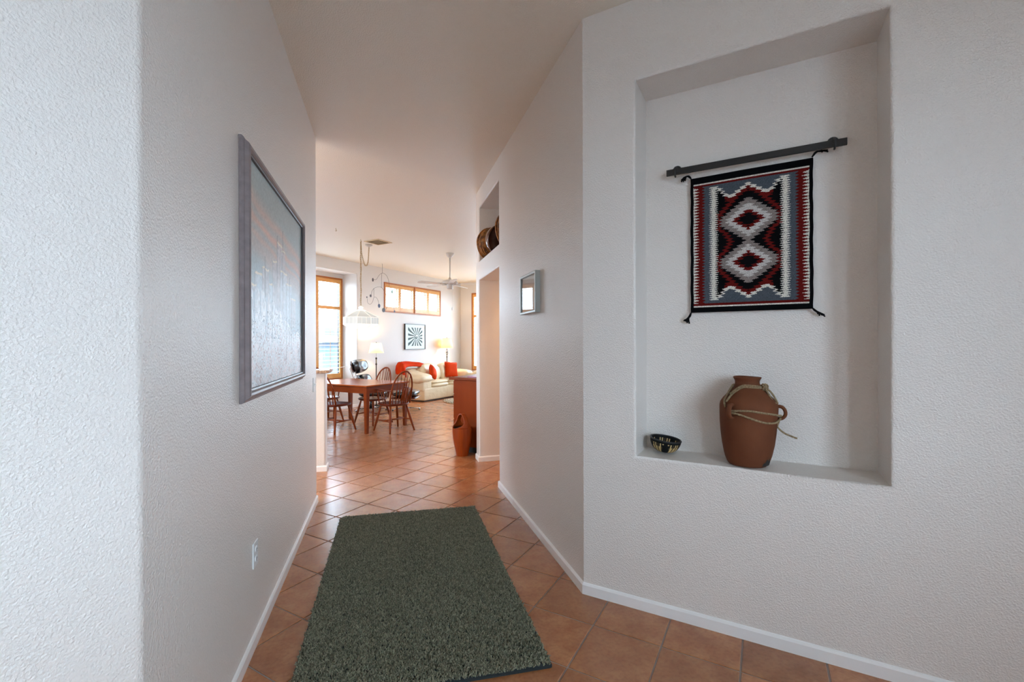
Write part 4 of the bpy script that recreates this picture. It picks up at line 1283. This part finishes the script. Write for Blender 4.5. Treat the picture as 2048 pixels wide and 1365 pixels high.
# ---------------------------------------------------------------- floor lamps
def floor_lamp(label, loc, z0, z1, r0, r1, sm, power, scroll):
    r = thing('floor_lamp', label, 'lamp', loc)
    bm = BM(); lathe(bm, [(.001, 0), (.125, 0), (.13, .008), (.11, .018), (.03, .03), (.014, .05), (.001, .05)], 28); link('base', bm, 'bronze', r, smooth=True)
    bm = BM(); tube(bm, [(0, 0, .04), (0, 0, z0 - .10)], .012, 10)
    for zz in (.5, z0 - .25, z0 - .12): lathe(bm, [(.012, zz - .02), (.022, zz), (.012, zz + .02)], 12)
    po = link('pole', bm, 'bronze', r, smooth=True)
    bm = BM(); tube(bm, [(0, 0, z0 - .10), (0, 0, z1 - .02)], .006, 8); link('stem', bm, 'white_metal', r, smooth=True)
    if scroll:
        for s_ in (-1, 1):
            bm = BM(); tube(bm, catmull([(0, 0, z0 - .20), (s_ * .030, 0, z0 - .16), (s_ * .022, 0, z0 - .08), (0, 0, z0 - .02)], 5), .005, 6); link('scroll', bm, 'bronze', r, smooth=True)
    bm = BM(); n = 32
    R = [[bm.verts.new((ra * math.cos(k / n * 2 * PI), ra * math.sin(k / n * 2 * PI), z)) for k in range(n)] for ra, z in ((r0, z0), (r1, z1), (r1 - .003, z1), (r0 - .003, z0))]
    for A, B in zip(R, R[1:] + R[:1]):
        for k in range(n): bm.faces.new((A[k], A[(k + 1) % n], B[(k + 1) % n], B[k]))
    sh = link('lamp_shade', bm, sm, r, smooth=True)
    for zz, ra in ((z0, r0), (z1, r1)):
        bm = BM(); tube(bm, [(ra * math.cos(k / 32 * 2 * PI), ra * math.sin(k / 32 * 2 * PI), zz) for k in range(32)], .004, 6, closed=True); link('trim_ring', bm, sm, sh, smooth=True)
    bm = BM(); tube(bm, [(-r1, 0, z1 - .004), (r1, 0, z1 - .004)], .002, 6); tube(bm, [(0, -r1, z1 - .004), (0, r1, z1 - .004)], .002, 6); lathe(bm, [(.004, z1 - .005), (.010, z1 + .012), (.001, z1 + .03)], 10); link('finial', bm, 'bronze', r)
    bm = BM(); lathe(bm, [(.001, z0 + .03), (.018, z0 + .05), (.030, z0 + .09), (.022, z0 + .125), (.001, z0 + .14)], 16); link('bulb', bm, 'bulb', r, smooth=True)
    l = lamp('lamp_light', (loc[0], loc[1], z0 + .17), power * .9, WARM, .03)
    return r
floor_lamp('floor lamp with ivory shade and slim dark pole behind the lounge chair', D(7.22, 7.50), 1.185, 1.40, .165, .11, 'shade_a', 30, False)
floor_lamp('floor lamp with gold shade and scrolled pole behind the sofa', D(9.96, 7.655), 1.27, 1.53, .170, .12, 'shade_b', 34, True)

# ---------------------------------------------------------------- black and white print on the far wall
pc = thing('op_art_print', 'black and white swirling stripe print in a thin frame above the sofa', 'picture', D(8.855, TF, 1.5625), PI / 4 - PI / 2)
PWd, PHt = .765, .645
picture_frame(pc, PWd, PHt, [(0, .001), (0, .040), (.010, .040), (.012, .030), (.012, .001)], 'black_frame')
M['print'] = vcol_mat('printed_paper', .5)
def opart():
    nx, nz = 200, 180
    X, Z = np.meshgrid((np.arange(nx) + .5) / nx, (np.arange(nz) + .5) / nz)
    img = np.zeros((nz, nx, 3)); img[:] = (214, 222, 220)
    ins = (abs(X - .5) < .36) & (abs(Z - .5) < .37)
    dx, dz = (X - .56) * 1.15, Z - .50
    rr = np.hypot(dx, dz); th = np.arctan2(dz, dx)
    st = np.sin(th * 16 + 9.5 * np.exp(-rr * 4.2) + rr * 7) > .05
    ring = np.sin(rr * 55 + th) > 0
    b = np.where(rr < .10, ring, st)
    img[ins & b] = (34, 62, 60); img[ins & ~b] = (206, 216, 214)
    return img
addobj('print', grid_mesh('print', PWd - .02, PHt - .02, opart(), 'print'), pc, loc=(.026, 0, 0))

# ---------------------------------------------------------------- cabinet, its folder, and the teak vessel
cb = thing('side_cabinet', 'dark reddish wooden cabinet with overhanging top just past the hall wall on the right', 'cabinet', D(4.70, 2.96), PI / 4)
bm = BM(); box(bm, 0, .60, 0, .54, .075, .915, .002); link('carcass', bm, 'cab', cb)
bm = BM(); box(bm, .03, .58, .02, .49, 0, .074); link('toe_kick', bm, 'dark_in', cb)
bm = BM(); box(bm, -.03, .63, -.01, .605, .916, .950, .005); link('cabinet_top', bm, 'cherry', cb)
for k, (za, zb) in enumerate(((.74, .90), (.42, .73), (.09, .41))):
    bm = BM(); box(bm, .012, .588, .541, .558, za, zb, .003); dr = link('drawer', bm, 'cab', cb)
    for yy in (.12, .48):
        bm = BM(); lathe(bm, [(.001, 0), (.008, 0), (.006, .012), (.013, .020), (.010, .028), (.001, .030)], 12)
        mt = Matrix.Translation((yy, .559, (za + zb) / 2)) @ Matrix.Rotation(-PI / 2, 4, 'X')
        for v in bm.verts: v.co = mt @ v.co
        link('knob', bm, 'iron', dr, smooth=True)
fd = thing('folder', 'flat purple folder lying on the wooden cabinet', 'folder', D(4.93, 3.22, .9505), PI / 4 + .15)
bm = BM(); box(bm, -.16, .16, -.13, .13, 0, .006, .001); link('cover', bm, 'purple', fd)
bm = BM(); box(bm, -.10, .10, -.09, .09, .0065, .0095); link('sheet', bm, 'paper', fd)

vs_ = thing('teak_vessel', 'tall staved teak vessel with arched handle on the floor against the cabinet', 'vessel', D(4.558, 3.27), ca(18))
RZ = .345
def vr(z):  # radius profile up to the rim
    P = [(0, .072), (.06, .084), (.14, .101), (.22, .114), (.29, .120), (RZ, .121)]
    for (a, b), (c, d_) in zip(P[:-1], P[1:]):
        if a <= z <= c: f = (z - a) / (c - a); return b + (d_ - b) * f
    return P[-1][1]
NS = 16
for k in range(NS):
    a0_, a1_ = 2 * PI * k / NS + .004, 2 * PI * (k + 1) / NS - .004
    bm = BM(); rows = []
    for z in np.linspace(0.0, RZ, 9):
        row = []
        for off_, aa in ((0, np.linspace(a0_, a1_, 4)), (-.010, np.linspace(a1_, a0_, 4))):
            for a in aa: row.append(bm.verts.new(((vr(z) + off_) * math.cos(a), (vr(z) + off_) * math.sin(a), z)))
        rows.append(row)
    for A, B in zip(rows[:-1], rows[1:]):
        for q in range(8): bm.faces.new((A[q], A[(q + 1) % 8], B[(q + 1) % 8], B[q]))
    bm.faces.new(rows[0][::-1]); bm.faces.new(rows[-1])
    link('stave', bm, 'teak', vs_)
# dome handle: tapers from the two sides of the rim to a narrow strap across the top
bm = BM(); n = 40; HR = .170
for side in (0, 1):
    pass
F, I = [], []
for i in range(n + 1):
    al = PI * i / n
    lift = math.sin(al); Phi = math.radians(12 + 66 * max(0, (1 - lift / .75)) ** 4) if lift < .72 else math.radians(12)
    ro, ri = [], []
    for j in range(9):
        ph = (j / 8 * 2 - 1) * Phi
        for lst, R in ((ro, .121), (ri, .109)):
            lst.append(bm.verts.new((R * math.sin(ph), R * math.cos(al) * (math.cos(ph) if abs(math.cos(al)) > .01 else 1), RZ + .0005 + (HR - (0 if R > .115 else .012)) * lift)))
    F.append(ro); I.append(ri)
for i in range(n):
    for j in range(8):
        bm.faces.new((F[i][j], F[i + 1][j], F[i + 1][j + 1], F[i][j + 1])); bm.faces.new((I[i][j], I[i + 1][j], I[i + 1][j + 1], I[i][j + 1]))
    for j in (0, 8): bm.faces.new((F[i][j], F[i + 1][j], I[i + 1][j], I[i][j]))
for i in (0, n):
    for j in range(8): bm.faces.new((F[i][j], F[i][j + 1], I[i][j + 1], I[i][j]))
link('handle', bm, 'teak', vs_, smooth=True)
bm = BM(); lathe(bm, [(.001, .012), (.06, .012), (.090, .20), (.104, RZ - .02), (.1085, RZ - .006), (.100, RZ - .02), (.085, .20), (.05, .03), (.001, .03)], 28); link('liner', bm, 'dark_in', vs_, smooth=True)

# ---------------------------------------------------------------- baskets on the plant shelf
def vines(bm, R, th, n, seed):
    r = random.Random(seed)
    for k in range(n):
        a0_ = r.uniform(0, 2 * PI); sp_ = r.uniform(1.2, 2.6); rr = R * r.uniform(.93, 1.03); ph0 = r.uniform(-.9, .9); dp = r.uniform(-.5, .5)
        P = []
        for q in range(12):
            f = q / 11; a = a0_ + sp_ * f; ph = ph0 + dp * f
            P.append((rr * math.cos(ph) * math.cos(a), rr * th * math.sin(ph) * 1.04, rr * math.cos(ph) * math.sin(a)))
        tube(bm, P, r.uniform(.003, .0065), 5)
def vine_basket(label, loc, R, th, rot, seed, nv=170):
    o = thing('vine_basket', label, 'basket', loc); o.rotation_euler = rot
    bm = BM()
    n, m = 36, 14
    prof_ = [(R * .25, -th * R * .9)] + [(R * math.sin(PI * (k + 1) / 12 * .93 + .12), -th * R * math.cos(PI * (k + 1) / 12)) for k in range(8)]
    lathe(bm, [(.001, -th * R * .92)] + prof_ + [(R * .93, th * R * .52), (R * .80, th * R * .2), (R * .5, -th * R * .5), (.001, -th * R * .7)], n)
    mt = Matrix.Rotation(-PI / 2, 4, 'X')
    for v in bm.verts: v.co = mt @ v.co
    link('basket_body', bm, 'wicker', o, smooth=True)
    bm = BM(); vines(bm, R * .985, th, nv, seed); v = link('vines', bm, 'wicker', o, smooth=True); v['kind'] = 'stuff'
    bm = BM(); tube(bm, [(R * .97 * math.cos(k / 30 * 2 * PI), th * R * .55 + .004 * math.sin(k), R * .97 * math.sin(k / 30 * 2 * PI)) for k in range(30)], .010, 7, closed=True); link('rim', bm, 'wicker', o, smooth=True)
    return o
vine_basket('round twisted vine basket farthest along the high wall shelf, partly over its edge', (1.17, 5.005, 2.342 + .176), .176, .5, (.15, 0, .45), 4)
gb = thing('wooden_bowl', 'polished dark brown bowl on edge between the two vine baskets on the high shelf', 'bowl', (1.155, 4.72, 2.342 + .160)); gb.rotation_euler = (.2, 0, .5)
bm = BM(); R = .156
lathe(bm, [(.001, -.085), (.04, -.085), (.09, -.07), (.13, -.035), (.150, .01), (.156, .045), (.151, .047), (.143, .01), (.12, -.03), (.08, -.06), (.001, -.072)], 44)
mt = Matrix.Rotation(PI / 2, 4, 'X')
for v in bm.verts: v.co = mt @ v.co
link('bowl_body', bm, 'gourd', gb, smooth=True)
vine_basket('tallest vine basket at the near end of the high wall shelf', (1.275, 4.42, 2.342 + .208), .208, .42, (.12, 0, .35), 9)

# ---------------------------------------------------------------- ceiling fan
fan = thing('ceiling_fan', 'white five-blade ceiling fan on a long downrod in the living room', 'fan', D(7.187, 5.445, 0))
bm = BM(); lathe(bm, [(.001, CEIL - .0005), (.078, CEIL - .0005), (.080, CEIL - .012), (.062, CEIL - .05), (.045, CEIL - .075), (.022, CEIL - .088), (.001, CEIL - .088)], 28); link('canopy', bm, 'white_metal', fan, smooth=True)
bm = BM(); tube(bm, [(0, 0, CEIL - .085), (0, 0, 2.655)], .012, 12); lathe(bm, [(.013, 2.64), (.028, 2.65), (.024, 2.675), (.013, 2.69)], 16); link('downrod', bm, 'white_metal', fan, smooth=True)
bm = BM(); lathe(bm, [(.001, 2.648), (.06, 2.648), (.11, 2.635), (.145, 2.615), (.150, 2.585), (.148, 2.57), (.120, 2.562), (.001, 2.562)], 36); link('motor', bm, 'white_metal', fan, smooth=True)
bm = BM(); lathe(bm, [(.001, 2.561), (.070, 2.561), (.055, 2.535), (.060, 2.515), (.062, 2.475), (.050, 2.462), (.001, 2.460)], 28); link('switch_housing', bm, 'white_metal', fan, smooth=True)
for k in range(5):
    a = -YAW + ca(140 + 72 * k)
    mt = Matrix.Rotation(a, 4, 'Z')
    bm = BM()
    tube(bm, [mt @ Vector((.09, 0, 2.555)), mt @ Vector((.15, 0, 2.552)), mt @ Vector((.21, 0, 2.560))], [.014, .010, .016], 8, flat=(1.6, .5)); ir = link('blade_iron', bm, 'white_metal', fan, smooth=True)
    bm = BM()
    pr_ = [(.17, -.055), (.20, -.060), (.60, -.068), (.655, -.055), (.67, 0), (.655, .055), (.60, .068), (.20, .060), (.17, .055)]
    vsb = prism(bm, pr_, -.003, .003)
    tm = mt @ Matrix.Translation((0, 0, 2.563)) @ Matrix.Rotation(ca(11), 4, 'X')
    for v in vsb: v.co = tm @ v.co
    link('blade', bm, 'white_pl', ir)
bm = BM(); tube(bm, [(.04, -.03, 2.47), (.04, -.03, 2.10)], .002, 5); pcn = link('pull_chain', bm, 'white_metal', fan)
bm = BM(); lathe(bm, [(.001, 2.04), (.011, 2.045), (.013, 2.085), (.004, 2.105), (.001, 2.105)], 12, c=(.04, -.03, 0)); link('fob', bm, 'white_pl', pcn, smooth=True)

# ---------------------------------------------------------------- ceiling vent, sprinkler hook
vt = thing('ceiling_vent', 'square ceiling air vent with dark slots above the dining table', 'vent', D(5.755, 5.925, CEIL), PI / 4)
bm = BM()
q = .17
for x0, x1, y0, y1 in ((-q, q, -q, -q + .03), (-q, q, q - .03, q), (-q, -q + .03, -q + .03, q - .03), (q - .03, q, -q + .03, q - .03)): box(bm, x0, x1, y0, y1, -.010, -.0005, .002)
link('frame', bm, 'vent', vt)
bm = BM(); box(bm, -q + .03, q - .03, -q + .03, q - .03, -.003, -.001); link('duct_shade', bm, 'vent_dark', vt)  # dark sheet painted as the shade inside the vent
for k in range(7):
    x = -q + .05 + k * (2 * q - .1) / 6
    bm = BM(); box(bm, x - .010, x + .010, -q + .03, q - .03, -.001, .001)
    mt = Matrix.Translation((x, 0, -.009)) @ Matrix.Rotation(-.9, 4, 'Y') @ Matrix.Translation((-x, 0, 0))
    for v in bm.verts: v.co = mt @ v.co
    link('slat', bm, 'vent', vt)
hk = thing('ceiling_hook', 'tiny brass hook in the ceiling to the left of the chandelier chain', 'hook', (-.735, 7.45, CEIL))
bm = BM(); tube(bm, catmull([(0, 0, 0), (0, 0, -.02), (.010, 0, -.032), (.004, 0, -.045), (-.008, 0, -.038)], 5), .0035, 6); link('hook', bm, 'brass', hk, smooth=True)

# ---------------------------------------------------------------- swag chandelier over the table
ch = thing('chandelier', 'white glass-panelled hanging lamp on a swagged chain over the dining table', 'lamp', D(5.464, 6.035, 0))
cx, cy = 0, 0
CZ = -.0
can = D(5.84, 6.24) - D(5.464, 6.035)
bm = BM(); lathe(bm, [(.001, CEIL - .0005), (.062, CEIL - .0005), (.064, CEIL - .010), (.045, CEIL - .028), (.012, CEIL - .038), (.001, CEIL - .038)], 24, c=(can.x, can.y, 0)); link('canopy', bm, 'white_metal', ch, smooth=True)
bm = BM(); tube(bm, catmull([(0, 0, CEIL), (0, 0, CEIL - .02), (.012, 0, CEIL - .035), (0, 0, CEIL - .05), (-.010, 0, CEIL - .04)], 4), .004, 6); link('ceiling_hook', bm, 'brass', ch, smooth=True)
def chain(bm, pts, r=.0035, L=.042):
    P = catmull(pts, 10); D_ = [0]
    for a, b in zip(P[:-1], P[1:]): D_.append(D_[-1] + (b - a).length)
    n = int(D_[-1] / (L * .78)); j = 0
    for i in range(n):
        d_ = D_[-1] * (i + .5) / n
        while j < len(D_) - 2 and D_[j + 1] < d_: j += 1
        f = (d_ - D_[j]) / max(1e-9, D_[j + 1] - D_[j]); c = P[j].lerp(P[j + 1], f); t = (P[j + 1] - P[j]).normalized()
        a = t.orthogonal().normalized(); b = t.cross(a)
        a = (a if i % 2 else b)
        tube(bm, [c + t * (L / 2) * math.cos(q / 8 * 2 * PI) + a * .010 * math.sin(q / 8 * 2 * PI) for q in range(8)], r, 5, closed=True)
bm = BM(); chain(bm, [(0, 0, CEIL - .045), (0, 0, 2.9), (0, 0, 2.4), (0, 0, 2.03)]); chain(bm, [(0, 0, CEIL - .045), (can.x * .12, can.y * .12, 2.93), (can.x * .5, can.y * .5, 2.77), (can.x * .85, can.y * .85, 2.84), (can.x, can.y, CEIL - .036)])
c_ = link('chain', bm, 'brass', ch, smooth=True); c_['kind'] = 'stuff'
bm = BM(); tube(bm, catmull([(.012 * math.sin(k * 1.3), .012 * math.cos(k * 1.3), CEIL - .05 - k * .076) for k in range(15)], 3), .003, 5); link('cord', bm, 'brass', ch, smooth=True)
bm = BM(); lathe(bm, [(.001, 2.035), (.018, 2.03), (.045, 2.005), (.030, 1.985), (.050, 1.970), (.085, 1.955), (.085, 1.945), (.001, 1.945)], 20); link('cap', bm, 'lamp_glass', ch, smooth=True)
def oct_(r, z, k, n=8): a = 2 * PI * (k + .5) / n + PI / 4 * .3; return Vector((r * math.cos(a), r * math.sin(a), z))
levels = [(.075, 1.950), (.295, 1.830), (.295, 1.715)]
for k in range(8):
    for (ra, za), (rb, zb) in zip(levels[:-1], levels[1:]):
        a, b, c, d_ = oct_(ra, za, k), oct_(ra, za, k + 1), oct_(rb, zb, k + 1), oct_(rb, zb, k)
        bm = BM()
        nrm = (b - a).cross(d_ - a).normalized() * .0015
        v0 = [bm.verts.new(p + nrm) for p in (a, b, c, d_)]; v1 = [bm.verts.new(p - nrm) for p in (a, b, c, d_)]
        bm.faces.new(v0); bm.faces.new(v1[::-1])
        for q in range(4): bm.faces.new((v0[q], v0[(q + 1) % 4], v1[(q + 1) % 4], v1[q]))
        link('glass_panel', bm, 'milk', ch)
    bm = BM(); tube(bm, [oct_(r_, z_, k) for r_, z_ in levels], .006, 6)
    for r_, z_ in levels[1:]: tube(bm, [oct_(r_, z_, k), oct_(r_, z_, k + 1)], .005, 6)
    # lower scallop loop
    a, b = oct_(.235, 1.715, k), oct_(.235, 1.715, k + 1)
    tube(bm, catmull([oct_(.295, 1.715, k), Vector((a.x * .92, a.y * .92, 1.672)), Vector(((a.x + b.x) * .42, (a.y + b.y) * .42, 1.655)), Vector((b.x * .92, b.y * .92, 1.672)), oct_(.295, 1.715, k + 1)], 4), .006, 6)
    # wire grid on the vertical band
    for f in (.33, .66):
        p, q = oct_(.295, 1.830, k).lerp(oct_(.295, 1.830, k + 1), f), oct_(.295, 1.715, k).lerp(oct_(.295, 1.715, k + 1), f); tube(bm, [p, q], .003, 5)
    f_ = link('rib', bm, 'lamp_glass', ch, smooth=True)
bm = BM(); lathe(bm, [(.001, 1.655), (.035, 1.66), (.062, 1.69), (.070, 1.73), (.055, 1.78), (.030, 1.82), (.025, 1.90), (.001, 1.90)], 28); link('globe', bm, 'globe', ch, smooth=True)

# ---------------------------------------------------------------- wire mobile near the far wall
mb = thing('hanging_mobile', 'wire mobile with small dark discs hanging by the far wall beside the high window', 'mobile', D(7.36, 7.45, 0), PI / 4)
def w2(x, z): return (x, 0, z)
wires = [
 [w2(0, CEIL), w2(0, 2.96)],
 [w2(-.25, 2.79), w2(-.18, 2.80), w2(-.10, 2.90), w2(0, 2.965), w2(.12, 2.93), w2(.19, 2.82), w2(.21, 2.70)],
 [w2(-.02, 2.955), w2(-.03, 2.63)],
 [w2(-.33, 2.43), w2(-.30, 2.54), w2(-.20, 2.62), w2(-.04, 2.645), w2(.06, 2.56), w2(.16, 2.40), w2(.24, 2.30)],
 [w2(-.25, 2.60), w2(-.25, 2.41)],
 [w2(-.44, 2.36), w2(-.43, 2.27), w2(-.36, 2.24), w2(-.29, 2.30), w2(-.25, 2.40), w2(-.18, 2.40), w2(-.12, 2.32), w2(-.11, 2.22)],
 [w2(.20, 2.68), w2(.24, 2.60), w2(.28, 2.56)],
 [w2(.22, 2.32), w2(.10, 2.16), w2(.03, 2.16)], [w2(.22, 2.32), w2(.34, 2.22), w2(.37, 2.14)]]
for wv_ in wires:
    bm = BM(); tube(bm, catmull(wv_, 6), .0032, 5); link('wire', bm, 'disc', mb, smooth=True)
for x, z, r_, m_, sq in ((-.28, 2.78, .040, 'disc', .6), (.30, 2.575, .048, 'disc_green', .5), (-.345, 2.425, .030, 'disc', .9), (-.45, 2.385, .018, 'disc', .9), (-.10, 2.225, .044, 'disc_blue', .8), (.035, 2.14, .050, 'disc', .95), (.375, 2.13, .026, 'disc', .95)):
    bm = BM(); n = 24; A = [bm.verts.new((x + r_ * sq * math.cos(k / n * 2 * PI), -.002, z + r_ * math.sin(k / n * 2 * PI))) for k in range(n)]; B = [bm.verts.new((v.co.x, .002, v.co.z)) for v in A]
    bm.faces.new(A); bm.faces.new(B[::-1])
    for k in range(n): bm.faces.new((A[k], A[(k + 1) % n], B[(k + 1) % n], B[k]))
    link('disc', bm, m_, mb)
